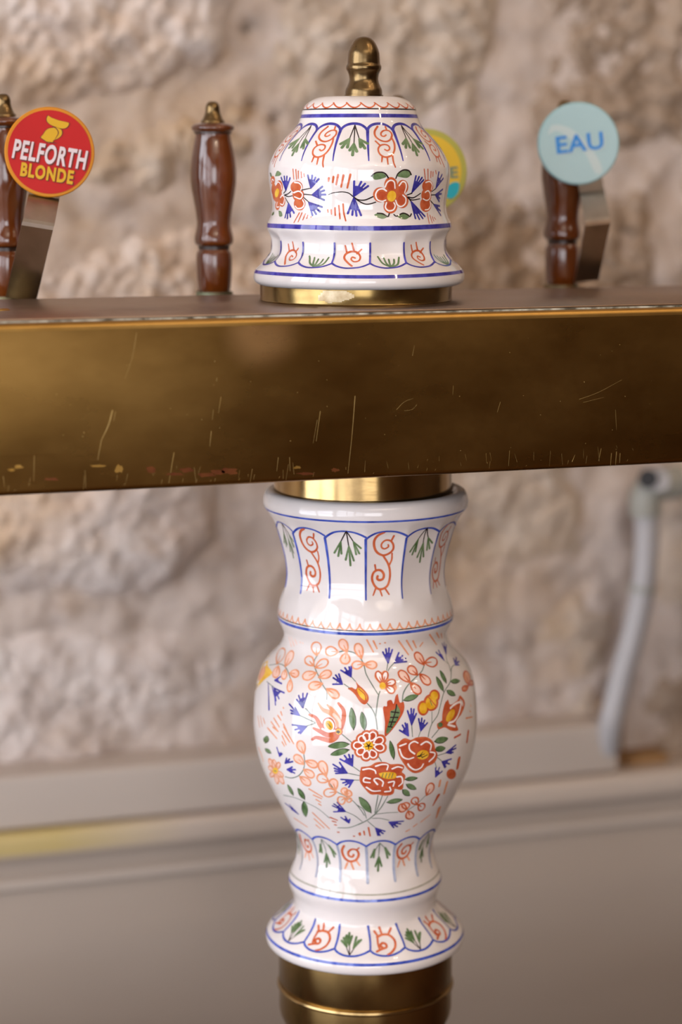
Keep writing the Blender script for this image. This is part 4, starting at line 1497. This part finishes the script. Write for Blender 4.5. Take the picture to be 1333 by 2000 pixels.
# sprays of outlined petals
SPRAYS = [(E1, [((805, 290), (800, 140), 110), ((770, 410), (690, 310), 96), ((790, 430), (930, 350), 92), ((800, 490), (650, 540), 98), ((830, 540), (968, 482), 88), ((870, 610), (718, 650), 92), ((920, 670), (1052, 762), 88)]),
          (E1, [((1050, 250), (908, 240), 108), ((1150, 250), (1080, 112), 96), ((1140, 260), (1120, 386), 108), ((1312, 322), (1262, 156), 92), ((1340, 382), (1208, 412), 88), ((1348, 394), (1484, 402), 86)]),
          (E1, [((355, 390), (430, 212), 84), ((450, 420), (530, 242), 76), ((370, 410), (332, 540), 78), ((450, 450), (430, 560), 58), ((500, 490), (602, 500), 86), ((510, 560), (496, 700), 58)]),
          (E2, [((562, 572), (446, 450), 84), ((642, 490), (546, 404), 84), ((568, 575), (672, 690), 84), ((668, 480), (776, 590), 82), ((715, 382), (622, 250), 78), ((720, 360), (856, 345), 104)]),
          (E3, [((660, 300), (608, 160), 92), ((660, 420), (556, 322), 82), ((680, 385), (812, 440), 80), ((660, 480), (772, 562), 78), ((615, 560), (732, 652), 78)]),
          (E3, [((915, 545), (850, 388), 96), ((940, 612), (814, 560), 96), ((1020, 710), (978, 590), 98), ((1032, 732), (888, 750), 92), ((1132, 770), (1110, 690), 72), ((1138, 775), (1192, 730), 76), ((1130, 800), (1052, 850), 92), ((1150, 800), (1190, 842), 56)]),
          (E4, [((530, 890), (440, 866), 92), ((522, 892), (512, 820), 84), ((540, 910), (572, 992), 88), ((640, 840), (598, 770), 82), ((652, 840), (712, 884), 88), ((742, 740), (804, 612), 80)])]
for win, pets in SPRAYS:
    for (b, t, w) in pets:
        bp('painted_petal', win, lambda m_: m_.petal(b, t, w, 'tan' if win in (E1, E3) else 'orange', 'peach' if (b[0]+t[1]) % 3 else None, 2.8))


# flowers
def small_flower(m_):
    m_.fill([(235, 590), (180, 520), (185, 465), (220, 440), (250, 462), (285, 442), (322, 458), (325, 515), (345, 535), (400, 540), (410, 590), (420, 640), (370, 692), (320, 670), (280, 640)], 'tan')
    for b, t, w in (((262, 585), (205, 455), 66), ((275, 575), (302, 455), 62), ((295, 590), (402, 562), 66), ((300, 610), (388, 678), 72)):
        m_.petal(b, t, w, 'orange', 'white', 2.6, 1)
    m_.ell(265, 610, 34, 38, 'yellow', 4)


def tulip(m_):
    m_.fill([(635, 322), (652, 346), (685, 375), (710, 410), (711, 440), (690, 462), (662, 446), (636, 408), (612, 384), (592, 370), (612, 362), (638, 374), (645, 352)], 'orange')
    m_.ell(674, 402, 17, 42, 'yellow', 1, -35)
    m_.stroke([(655, 372), (690, 405), (696, 440)], 1.6, 'rust', layer=2)


def parrot(m_):
    m_.fill([(430, 695), (452, 790), (490, 780), (502, 840), (480, 920), (405, 1040), (330, 1130), (288, 1150), (290, 1000), (270, 842), (312, 830), (316, 776), (360, 762), (385, 802), (406, 720)], 'rust')
    m_.fill([(416, 800), (455, 882), (440, 950), (380, 1050), (322, 1125), (304, 1100), (346, 950), (350, 884), (396, 862)], 'green', 1)
    for ln in ([(360, 890), (440, 900)], [(350, 950), (430, 950)], [(340, 1000), (405, 1000)], [(325, 1050), (370, 1055)], [(416, 810), (400, 900), (350, 1050)]):
        m_.stroke(ln, 2.0, 'paintblack', layer=2)


def yellow_bud(m_):
    for e in ((705, 850, 62, 82), (790, 790, 82, 92), (828, 718, 60, 70)):
        m_.ell(*e, 'orange')
    for e in ((706, 850, 42, 60), (826, 716, 40, 48), (790, 792, 58, 70)):
        m_.ell(*e, 'yellow', 1)
    m_.stroke([(760, 730), (845, 830)], 1.8, 'orange', layer=2)
    m_.stroke([(780, 770), (800, 820)], 1.4, 'green', layer=2)


def right_tulip(m_):
    m_.fill([(975, 755), (1002, 812), (1080, 762), (1106, 712), (1158, 790), (1128, 900), (1062, 1000), (1085, 1088), (1010, 1095), (940, 1060), (872, 1080), (856, 1020), (905, 1000), (915, 900), (940, 800)], 'orange')
    m_.ell(1000, 930, 34, 76, 'yellow', 2, 30)
    m_.stroke([(1000, 850), (1050, 806), (1112, 790), (1094, 900), (1045, 985), (985, 1010)], 3.4, 'white', layer=1)
    m_.stroke([(975, 1030), (1050, 1050)], 3.4, 'white', layer=1)
    m_.ell(890, 1030, 26, 26, 'green', 2)


def lily(m_):
    m_.win(E1)
    m_.stroke([(822, 832), (880, 905), (970, 945), (1040, 1010), (1062, 1110)], 3, 'tan', 9, belly=.5)
    m_.stroke([(925, 850), (985, 910), (1050, 1000)], 3, 'tan', 7, belly=.4)
    m_.stroke([(1052, 832), (1108, 910), (1112, 1000), (1085, 1115)], 4, 'orange', 6, belly=.4)
    m_.stroke([(722, 962), (795, 995), (850, 1085), (920, 1150), (1030, 1150)], 4, 'orange', 9, belly=.3)
    m_.stroke([(1000, 960), (1062, 1030), (1072, 1100)], 5, 'peach', 4, layer=1)
    m_.ell(945, 1078, 72, 88, 'orange', 0, -20)
    m_.ell(945, 1078, 58, 74, 'white', 1, -20)
    m_.ell(948, 1080, 38, 56, 'yellow', 2, -25)
    m_.stroke([(930, 1060), (970, 1105)], 1.4, 'green', layer=3)
    m_.win(E3)
    m_.stroke([(772, 15), (850, 52), (935, 82), (1012, 72), (1050, 35)], 4, 'orange', 9, belly=.6)
    m_.stroke([(755, 140), (800, 118), (880, 136), (962, 152), (1025, 120), (1052, 70)], 4.5, 'orange', 6, belly=.5)
    m_.stroke([(870, 20), (940, 50), (1010, 40)], 3.2, 'white', layer=2)
    m_.ell(1055, 50, 46, 46, 'orange', 1)
    m_.ell(1055, 50, 34, 34, 'yellow', 3)
    m_.stroke([(1035, 55), (1065, 55)], 2.6, 'paintblack', layer=4)
    m_.stroke([(1048, 42), (1052, 68)], 2.2, 'paintblack', layer=4)


def flower_a(m_):
    c = (712, 700)
    tips = ((652, 642), (694, 616), (748, 612), (806, 655), (812, 716), (752, 776), (690, 786), (640, 752), (614, 698))
    for t in tips:
        m_.petal(c, t, 62, 'orange', 'orange', 3.0, 0, False)
    for t in tips:
        b = np.array(c)+(np.array(t)-np.array(c))*.3
        t2 = np.array(c)+(np.array(t)-np.array(c))*.88
        m_.petal(b, t2, 40, 'white', 'rust', 2.2, 2, False)
    m_.ell(c[0], c[1], 28, 26, 'yellow', 5)
    for k in range(5):
        a = k*1.257+.3
        m_.stroke([c, (c[0]+20*math.cos(a), c[1]+18*math.sin(a))], 2.0, 'paintblack', 1.2, 6)


def flower_b(m_):
    O = [(430, 190), (500, 132), (570, 150), (640, 122), (740, 120), (808, 170), (830, 250), (852, 310), (820, 382), (742, 422), (690, 470), (620, 490), (560, 462), (510, 402), (450, 300)]
    m_.fill(O, 'rust')
    m_.stroke(O+[O[0]], 3.2, 'orange', layer=1)
    for ln in ([(452, 205), (520, 180)], [(448, 240), (480, 318), (540, 346), (602, 330)], [(612, 290), (562, 250), (556, 190), (606, 156), (648, 172)], [(682, 190), (740, 158), (790, 190), (782, 250)], [(770, 372), (822, 322), (830, 282), (780, 270)], [(540, 400), (562, 432), (620, 464), (680, 440), (706, 400)]):
        m_.stroke(ln, 2.8, 'white', 2.2, 2)
    m_.ell(700, 300, 66, 50, 'yellow', 3, -15)
    for ln in ([(640, 320), (720, 290)], [(650, 312), (690, 318)], [(660, 320), (700, 270)], [(690, 330), (750, 300)]):
        m_.stroke(ln, 2.0, 'paintblack', 1.2, 4)


def flower_c(m_):
    O = [(40, 442), (130, 430), (200, 392), (290, 390), (350, 412), (440, 410), (490, 432), (464, 490), (502, 530), (482, 600), (470, 670), (392, 662), (370, 720), (290, 736), (210, 722), (140, 720), (80, 662), (30, 590), (28, 520)]
    m_.fill(O, 'rust')
    m_.stroke(O+[O[0]], 3.2, 'orange', layer=1)
    for ln in ([(52, 462), (120, 450), (180, 470), (192, 502)], [(130, 560), (70, 550), (62, 592), (130, 602)], [(190, 424), (260, 404), (322, 412), (312, 462)], [(370, 452), (430, 430), (480, 442)], [(420, 540), (470, 540), (480, 600), (440, 640)], [(210, 622), (172, 572), (212, 556), (270, 592), (262, 640)], [(90, 652), (160, 692), (240, 690)], [(290, 700), (352, 690), (342, 650)], [(330, 600), (390, 590), (380, 640)]):
        m_.stroke(ln, 2.8, 'white', 2.2, 2)
    m_.fill([(222, 500), (300, 488), (402, 496), (406, 550), (330, 562), (250, 542)], 'yellow', 3)
    for x in (262, 300, 335, 368):
        m_.stroke([(x+10, 500), (x-6, 548)], 1.3, 'green', layer=4)


def left_flower(m_):
    c = (340, 492)
    for t in ((268, 362), (318, 372), (384, 402), (425, 560), (432, 640), (362, 640), (282, 560), (262, 450)):
        m_.petal(c, t, 48, 'tan', 'peach', 2.6, 0)
    m_.ell(c[0], c[1], 30, 36, 'yellow', 4)
    m_.stroke([(330, 490), (350, 500)], 2.0, 'green', layer=5)


def far_yellow(m_):
    m_.fill([(272, 290), (250, 400), (300, 490), (200, 580), (100, 690), (100, 620), (160, 450), (220, 330)], 'yellow')
    m_.fill([(225, 400), (215, 500), (150, 580), (160, 480)], 'tan', 1)


bp('painted_flower', E2, small_flower)
bp('painted_tulip', E0, tulip)
bp('painted_tulip', E2, parrot)
bp('painted_bud', E2, yellow_bud)
bp('painted_tulip', E2, right_tulip)
bp('painted_lily', E1, lily)
bp('painted_flower', E0, flower_a)
bp('painted_flower', E4, flower_b)
bp('painted_flower', E4, flower_c)
bp('painted_flower', E3, left_flower)
bp('painted_flower', E1, far_yellow)
bp('painted_flower', E3, lambda m_: m_.stroke([(150, 235), (175, 300), (200, 380)], 5, 'tan', 4))
bp('painted_flower', E4, lambda m_: (m_.ell(1010, 510, 52, 56, 'orange'), m_.stroke([(965, 600), (932, 720)], 6, 'tan', 5), m_.stroke([(870, 742), (812, 850)], 8, 'orange', 3), m_.stroke([(890, 582), (880, 640)], 5, 'tan')))
bp('painted_flower', E4, lambda m_: (m_.stroke([(1095, 345), (1078, 440)], 9, 'orange', 8), m_.stroke([(1195, 50), (1180, 160)], 7, 'orange', 6), m_.stroke([(1110, 80), (1045, 115)], 3.4, 'rust')))
bp('painted_flower', E4, lambda m_: m_.stroke([(880, 880), (850, 980)], 9, 'tan', 5))
bp('painted_petal', E2, lambda m_: (m_.petal((1200, 600), (1165, 450), 70, 'orange', 'tan'), m_.petal((1200, 600), (1245, 560), 50, 'orange', 'tan'), m_.petal((1195, 610), (1130, 655), 50, 'orange', 'tan')))


# ================================================================== BEER TAPS behind the beam
YH = 0.112


def tap(px, ytop, name_label, badge=None):
    q = on_y(px, 575, YH)
    X = float(q[0])
    zb = 1.506
    zt = float(on_y(px, ytop, YH)[2])
    H = zt-zb
    t = empty('beer_tap', (X, YH, 1.455))
    tag(t, name_label, 'beer tap', 'beer taps along the back of the beam')
    # faucet body on the back of the beam
    bm_obj('faucet_shank', tube_bm([(X, YK+0.0003, 1.462), (X, YH+0.005, 1.462)], 0.011, 20, 0.006), M['brass_ring'], t)
    fb = lathe_bm([(0.0, 1.420), (0.009, 1.420), (0.010, 1.436), (0.015, 1.442), (0.0165, 1.46), (0.015, 1.480), (0.010, 1.486), (0.0095, 1.497), (0.0, 1.497)], 32, (X, YH))
    bm_obj('faucet_body', fb, M['brass_ring'], t)
    bm_obj('spout', tube_bm([(X, YH, 1.436), (X, YH+0.012, 1.410), (X, YH+0.034, 1.385)], 0.0075, 16, 0.006), M['brass_ring'], t)
    co = bm_obj('collar', lathe_bm([(0.0, 1.495), (0.0125, 1.495), (0.0135, 1.499), (0.0125, zb+.001), (0.0, zb+.001)], 32, (X, YH)), M['verdigris'], t)
    tag(co, 'greenish brass collar under the handle')
    s = 1.475/FPX
    # (half width px, fraction of the height from the top) measured on the handle with no badge
    prof = [(0, .110), (22, .110), (36, .118), (41, .128), (42, .140), (39, .152), (36, .158), (34.5, .170), (35.5, .195), (39, .240), (43, .300), (45, .370), (44, .430), (40, .500), (36, .560), (33.5, .610), (33, .640), (35, .672), (37.5, .700), (38, .722), (36, .742), (31, .750), (29.5, .762), (31, .776), (34, .790), (35, .830), (34.5, .890), (33, .950), (31, .985), (26, .998), (0, 1.0)]
    pr = [(w*s, zt-f*H) for w, f in prof]
    h = bm_obj('handle', lathe_bm(pr, 48, (X, YH), 0.0012), M['wood'], t, origin=(X, YH, zb), angle=50)
    tag(h, 'turned varnished brown wooden handle')
    bm_obj('groove', lathe_bm([(36.4*s, zt-.154*H), (36.4*s, zt-.166*H), (35.4*s, zt-.168*H), (35.2*s, zt-.153*H)], 48, (X, YH)), M['darkwood'], h)
    bm_obj('groove', lathe_bm([(35.5*s, zt-.742*H), (30.9*s, zt-.752*H), (30.6*s, zt-.768*H), (30*s, zt-.752*H)], 48, (X, YH)), M['darkwood'], h)
    fp = [(0, 0), (7, .002), (11.5, .014), (13.5, .03), (14, .05), (15.5, .066), (18, .082), (20.5, .094), (22.5, .100), (23, .108), (22, .116), (0, .117)]
    f = bm_obj('finial', lathe_bm([(w*s, zt-g*H) for w, g in fp], 40, (X, YH), 0.0008), M['brass_finial'], t, origin=(X, YH, zt-.117*H), angle=60)
    tag(f, 'small domed brass finial')
    return t


def strip_bm(path, wdirs, thick):
    """bent metal strip: path points, half-width vectors"""
    bm = bmesh.new()
    rings = []
    n = len(path)
    for i, (p, w) in enumerate(zip(path, wdirs)):
        p, w = Vector(p), Vector(w)
        T = (Vector(path[min(i+1, n-1)])-Vector(path[max(i-1, 0)])).normalized()
        N = T.cross(w).normalized()*thick/2
        rings.append([bm.verts.new(p-w-N), bm.verts.new(p+w-N), bm.verts.new(p+w+N), bm.verts.new(p-w+N)])
    for a, b in zip(rings[:-1], rings[1:]):
        for k in range(4):
            bm.faces.new((a[k], a[(k+1) % 4], b[(k+1) % 4], b[k]))
    bm.faces.new(rings[0])
    bm.faces.new(rings[-1])
    return bm


def badge_frame(cx, cy, Yc, roll, tilt, yaw):
    """origin and axes of a badge: u to the right, v up, n towards the room"""
    o = on_y(cx, cy, Yc)
    mt = Matrix.Rotation(yaw, 3, 'Z') @ Matrix.Rotation(tilt, 3, 'X') @ Matrix.Rotation(roll, 3, 'Y')
    u, v, n = mt @ Vector((1, 0, 0)), mt @ Vector((0, 0, 1)), mt @ Vector((0, -1, 0))
    return Vector(o), u, v, n


def disc(name, fr, r0, r1, n0, n1, mat, parent, seg=72, edge=0.0):
    o, u, v, n = fr
    bm = bmesh.new()
    prof = [(0.0 if r0 <= 0 else r0, n1), (r1-edge, n1), (r1, n1-edge), (r1, n0), (0.0 if r0 <= 0 else r0, n0)]
    rings = []
    for r, h in prof:
        if r <= 1e-6:
            rings.append([bm.verts.new(o+n*h)])
        else:
            rings.append([bm.verts.new(o+n*h+u*r*math.cos(2*math.pi*k/seg)+v*r*math.sin(2*math.pi*k/seg)) for k in range(seg)])
    for a, b in zip(rings, rings[1:]):
        for k in range(seg):
            vs = []
            for w in (a[k % len(a)], a[(k+1) % seg % len(a)], b[(k+1) % seg % len(b)], b[k % len(b)]):
                if w not in vs:
                    vs.append(w)
            if len(vs) > 2:
                bm.faces.new(vs)
    return bm_obj(name, bm, mat, parent, origin=tuple(o))


def flat_poly(name, fr, polys, h, mat, parent, depth=0.0004, closed=True):
    """thin flat print on the badge; polys in metres (u, v)"""
    o, u, v, n = fr
    bm = bmesh.new()
    for P in polys:
        q = catmull(list(P)+[P[0]], 0.0012)[:-1] if closed else P
        a = [bm.verts.new(o+u*p[0]+v*p[1]+n*(h+depth)) for p in q]
        b = [bm.verts.new(o+u*p[0]+v*p[1]+n*h) for p in q]
        bm.faces.new(a)
        for i in range(len(q)):
            j = (i+1) % len(q)
            bm.faces.new((a[i], a[j], b[j], b[i]))
    return bm_obj(name, bm, mat, parent, origin=tuple(o), smooth=False)


def lettering(name, fr, text, size, cu, cv, sx, mat, parent, h, bold=0.0, shear=0.0, spacing=1.0, width=None):
    cu_ = bpy.data.curves.new('tmp_text', 'FONT')
    cu_.body = text
    cu_.size = size
    cu_.align_x = 'CENTER'
    cu_.align_y = 'CENTER'
    cu_.extrude = 0.0002
    cu_.offset = bold
    cu_.shear = shear
    cu_.space_character = spacing
    cu_.resolution_u = 4
    ob = bpy.data.objects.new('tmp_text', cu_)
    COL.objects.link(ob)
    dg = bpy.context.evaluated_depsgraph_get()
    me = bpy.data.meshes.new_from_object(ob.evaluated_get(dg))
    bpy.data.objects.remove(ob)
    bpy.data.curves.remove(cu_)
    o, u, v, n = fr
    xs = [w.co.x for w in me.vertices]
    k = sx if width is None else width/(max(xs)-min(xs))
    mx = (max(xs)+min(xs))/2
    for w in me.vertices:
        c = w.co.copy()
        w.co = u*((c.x-mx)*k+cu)+v*(c.y+cv)+n*(h+c.z)
    me.materials.clear()
    me.materials.append(mat)
    me.polygons.foreach_set('material_index', [0]*len(me.polygons))
    ob = bpy.data.objects.new(name, me)
    COL.objects.link(ob)
    place(ob, np.array(o), parent)
    return ob


# --- tap 1: red round badge
t1 = tap(16, 183, 'beer tap with wooden handle and red round badge, left of the others')
fr = badge_frame(97, 297, 0.070, math.radians(9.5), math.radians(-4), math.radians(-10))
pm = 1.385/FPX
r = 87.5*pm
b1 = disc('badge', fr, 0, r, -0.0025, 0.0, M['badge_gold'], t1, edge=0.0006)
tag(b1, 'round red badge with gold rim')
disc('badge_face', fr, 0, r*0.925, -0.0005, 0.0004, M['badge_red'], b1)
k = pm*200/1333      # zoom pixels of the badge crop to metres


def bz(x, y):
    dx, dy = (x-648)*k, -(y-640)*k
    a = math.radians(9.5)
    return (dx*math.cos(a)-dy*math.sin(a), dx*math.sin(a)+dy*math.cos(a))


head = [bz(*p) for p in ((640, 172), (668, 190), (700, 205), (770, 232), (850, 250), (905, 268), (885, 315), (850, 335), (800, 336), (740, 318), (690, 300), (645, 272), (622, 240), (622, 200))]
body = [bz(*p) for p in ((690, 330), (745, 325), (800, 350), (815, 390), (800, 430), (760, 465), (700, 490), (690, 512), (640, 520), (605, 500), (560, 470), (540, 450), (570, 415), (600, 370), (640, 340))]


def grow(P, f):
    c = np.mean(np.array(P), axis=0)
    return [tuple(c+(np.array(p)-c)*f) for p in P]


flat_poly('emblem_outline', fr, [grow(head, 1.09), grow(body, 1.09)], 0.0004, M['badge_shadow'], b1, 0.0002)
e = flat_poly('emblem', fr, [head, body], 0.0006, M['badge_yellowtext'], b1, 0.0002)
tag(e, 'yellow pelican emblem')
flat_poly('emblem_line', fr, [[bz(*p) for p in ((690, 318), (740, 345), (760, 400), (720, 470), (726, 470), (772, 400), (750, 340), (700, 312))], [bz(*p) for p in ((590, 505), (700, 515), (750, 530), (690, 526))]]+[[bz(x0-5, y0), bz(x0+5, y0+4), bz(x1+5, y1+2), bz(x1-3, y1)] for x0, y0, x1, y1 in ((672, 190, 690, 202),)], 0.0008, M['badge_shadow'], b1, 0.0001)
c = bz(650, 685)
lettering('lettering_shadow', fr, 'PELFORTH', 0.0166, c[0]+.0007, c[1]-.0007, 1, M['badge_shadow'], b1, 0.0006, 0.0006, 0.10, 1.12, width=0.0482)
tag(lettering('lettering', fr, 'PELFORTH', 0.0166, c[0], c[1], 1, M['badge_white'], b1, 0.0009, 0.0005, 0.10, 1.12, width=0.0478), 'silver white lettering')
c = bz(608, 925)
lettering('lettering_shadow', fr, 'BLONDE', 0.0116, c[0]+.0005, c[1]-.0005, 1, M['badge_shadow'], b1, 0.0006, 0.0005, 0.0, 1.16, width=0.0345)
tag(lettering('lettering', fr, 'BLONDE', 0.0116, c[0], c[1], 1, M['badge_yellowtext'], b1, 0.0009, 0.0005, 0.0, 1.16, width=0.0340), 'yellow lettering')


def bracket(t, pts, hw, fr, mat, backr):
    """pts: list of (x, y, Y) pixel/depth centre points from the foot to the badge"""
    P = [on_y(x, y, Y) for x, y, Y in pts]
    u = fr[1]
    return bm_obj('bracket', strip_bm([tuple(p) for p in P], [tuple(Vector(u)*hw) for p in P], 0.0016), mat, t, smooth=False)


bk = bracket(t1, [(41, 584, 0.098), (73, 443, 0.052), (74.5, 438, 0.0515), (76, 433, 0.053), (87, 378, 0.0745), (95, 335, 0.088)], 30.5*pm, fr, M['steel'], r)
tag(bk, 'bent stainless steel strip holding the badge')

# --- tap 2: bare handle
tap(419, 198, 'turned wooden beer tap handle without a badge, left of the ceramic cap')

# --- tap 3: behind the cap, yellow badge
t3 = tap(776, 186, 'beer tap mostly hidden behind the ceramic cap, with a yellow badge peeking out')
fr = badge_frame(832, 334, 0.085, math.radians(-4), math.radians(-4), math.radians(-12))
pm = 1.50/FPX
r = 81*pm
b3 = disc('badge', fr, 0, r, -0.0025, 0.0, M['badge_olive'], t3, edge=0.0006)
tag(b3, 'round yellow badge with olive rim')
disc('badge_face', fr, 0, r*0.86, -0.0005, 0.0004, M['badge_yellow'], b3)
tag(lettering('lettering', fr, 'E', 0.0105, 55*pm, -8*pm, 1, M['badge_greytext'], b3, 0.0005, 0.0003, width=0.0055), 'grey green lettering')
flat_poly('turquoise_patch', fr, [[(30*pm, -40*pm), (50*pm, -26*pm), (63*pm, -28*pm), (60*pm, -45*pm), (48*pm, -56*pm), (34*pm, -52*pm)]], 0.0004, M['badge_teal'], b3)
bk = bracket(t3, [(800, 560, 0.098), (818, 470, 0.075), (819, 466, 0.0745), (820, 462, 0.076), (830, 400, 0.094), (832, 370, 0.103)], 28*pm, fr, M['steel'], r)

# --- tap 4: pale blue badge
t4 = tap(1097, 196, 'turned wooden beer tap handle carrying the pale blue round badge, right end of the beam')
fr = badge_frame(1131, 280, 0.082, math.radians(-6.5), math.radians(-4), math.radians(-16))
pm = 1.535/FPX
r = 79*pm
b4 = disc('badge', fr, 0, r, -0.0025, 0.0, M['badge_rimgreen'], t4, edge=0.0006)
tag(b4, 'round pale blue badge')
disc('badge_face', fr, 0, r*0.96, -0.0005, 0.0004, M['badge_pale'], b4)
flat_poly('swirl', fr, [[(-58*pm, 22*pm), (-40*pm, 28*pm), (-18*pm, 12*pm), (10*pm, -20*pm), (26*pm, -60*pm), (40*pm, -56*pm), (30*pm, -24*pm), (4*pm, 14*pm), (-20*pm, 34*pm), (-48*pm, 40*pm)]], 0.0004, M['badge_paler'], b4, 0.0001)
lettering('lettering_edge', fr, 'EAU', 0.0170, 2*pm+.0005, -2*pm-.0005, 1, M['badge_paler'], b4, 0.0005, 0.0003, width=0.0345, spacing=1.06)
tag(lettering('lettering', fr, 'EAU', 0.0165, 2*pm, -1*pm, 1, M['badge_bluetext'], b4, 0.0008, 0.00035, width=0.0335, spacing=1.06), 'blue lettering')
bk = bracket(t4, [(1146, 548, 0.094), (1168, 437, 0.058), (1168, 432, 0.0575), (1167, 427, 0.059), (1152, 350, 0.0895), (1146, 322, 0.099)], 24*pm, fr, M['steel'], r)
tag(bk, 'bent stainless steel strip holding the badge')

# ================================================================== PIPE on the wall
YP = 0.448


def wp(x, y, Y=YP):
    return tuple(on_y(x, y, Y))


pipe = empty('water_pipe', wp(1190, 1440))
tag(pipe, 'grey painted bent water pipe running down the stone wall, right of the ceramic column', 'pipe')
bm_obj('pipe_run', tube_bm([wp(1262, 985), wp(1264, 1020), wp(1262, 1090), wp(1254, 1160), wp(1238, 1235), wp(1220, 1300), wp(1205, 1360), wp(1194, 1410), wp(1188, 1462, 0.46)], 0.0112, 24, 0.008), M['pvc'], pipe)
tag(bm_obj('elbow', tube_bm([wp(1262, 1006), wp(1262, 972), wp(1275, 952), wp(1300, 946), wp(1330, 940)], 0.0150, 24, 0.006), M['pipefit'], pipe), 'greenish grey pipe elbow')
bm_obj('pipe_branch', tube_bm([wp(1296, 947), wp(1420, 936), wp(1560, 924)], 0.0112, 24, 0.02), M['pvc'], pipe)
bm_obj('valve_cap', tube_bm([wp(1288, 938), wp(1288, 938, YP-0.02)], 0.010, 20, 0.01), M['pvc'], pipe)
bm_obj('valve_port', tube_bm([wp(1268, 935, YP-0.012), wp(1266, 935, YP-0.022)], 0.009, 20, 0.004), M['black'], pipe)
for y in (1150,):
    bm_obj('pipe_clip', tube_bm([wp(1256, y-6), wp(1254, y+6)], 0.0125, 20, 0.002), M['pipefit'], pipe)

# ================================================================== BAR COUNTER (under the frame)
ctr = empty('bar_counter', (0.2, -0.15, 0))
tag(ctr, 'dark wooden bar counter carrying the beer tower', 'bar counter')
bm_obj('worktop', box_bm((-1.6, -0.42, 0.875), (2.6, 0.09, 0.92), 0.006, 3), M['counterwood'], ctr)
bm_obj('counter_front', box_bm((-1.58, -0.36, 0.0), (2.58, 0.04, 0.876)), M['plaster_dark'], ctr, smooth=False)
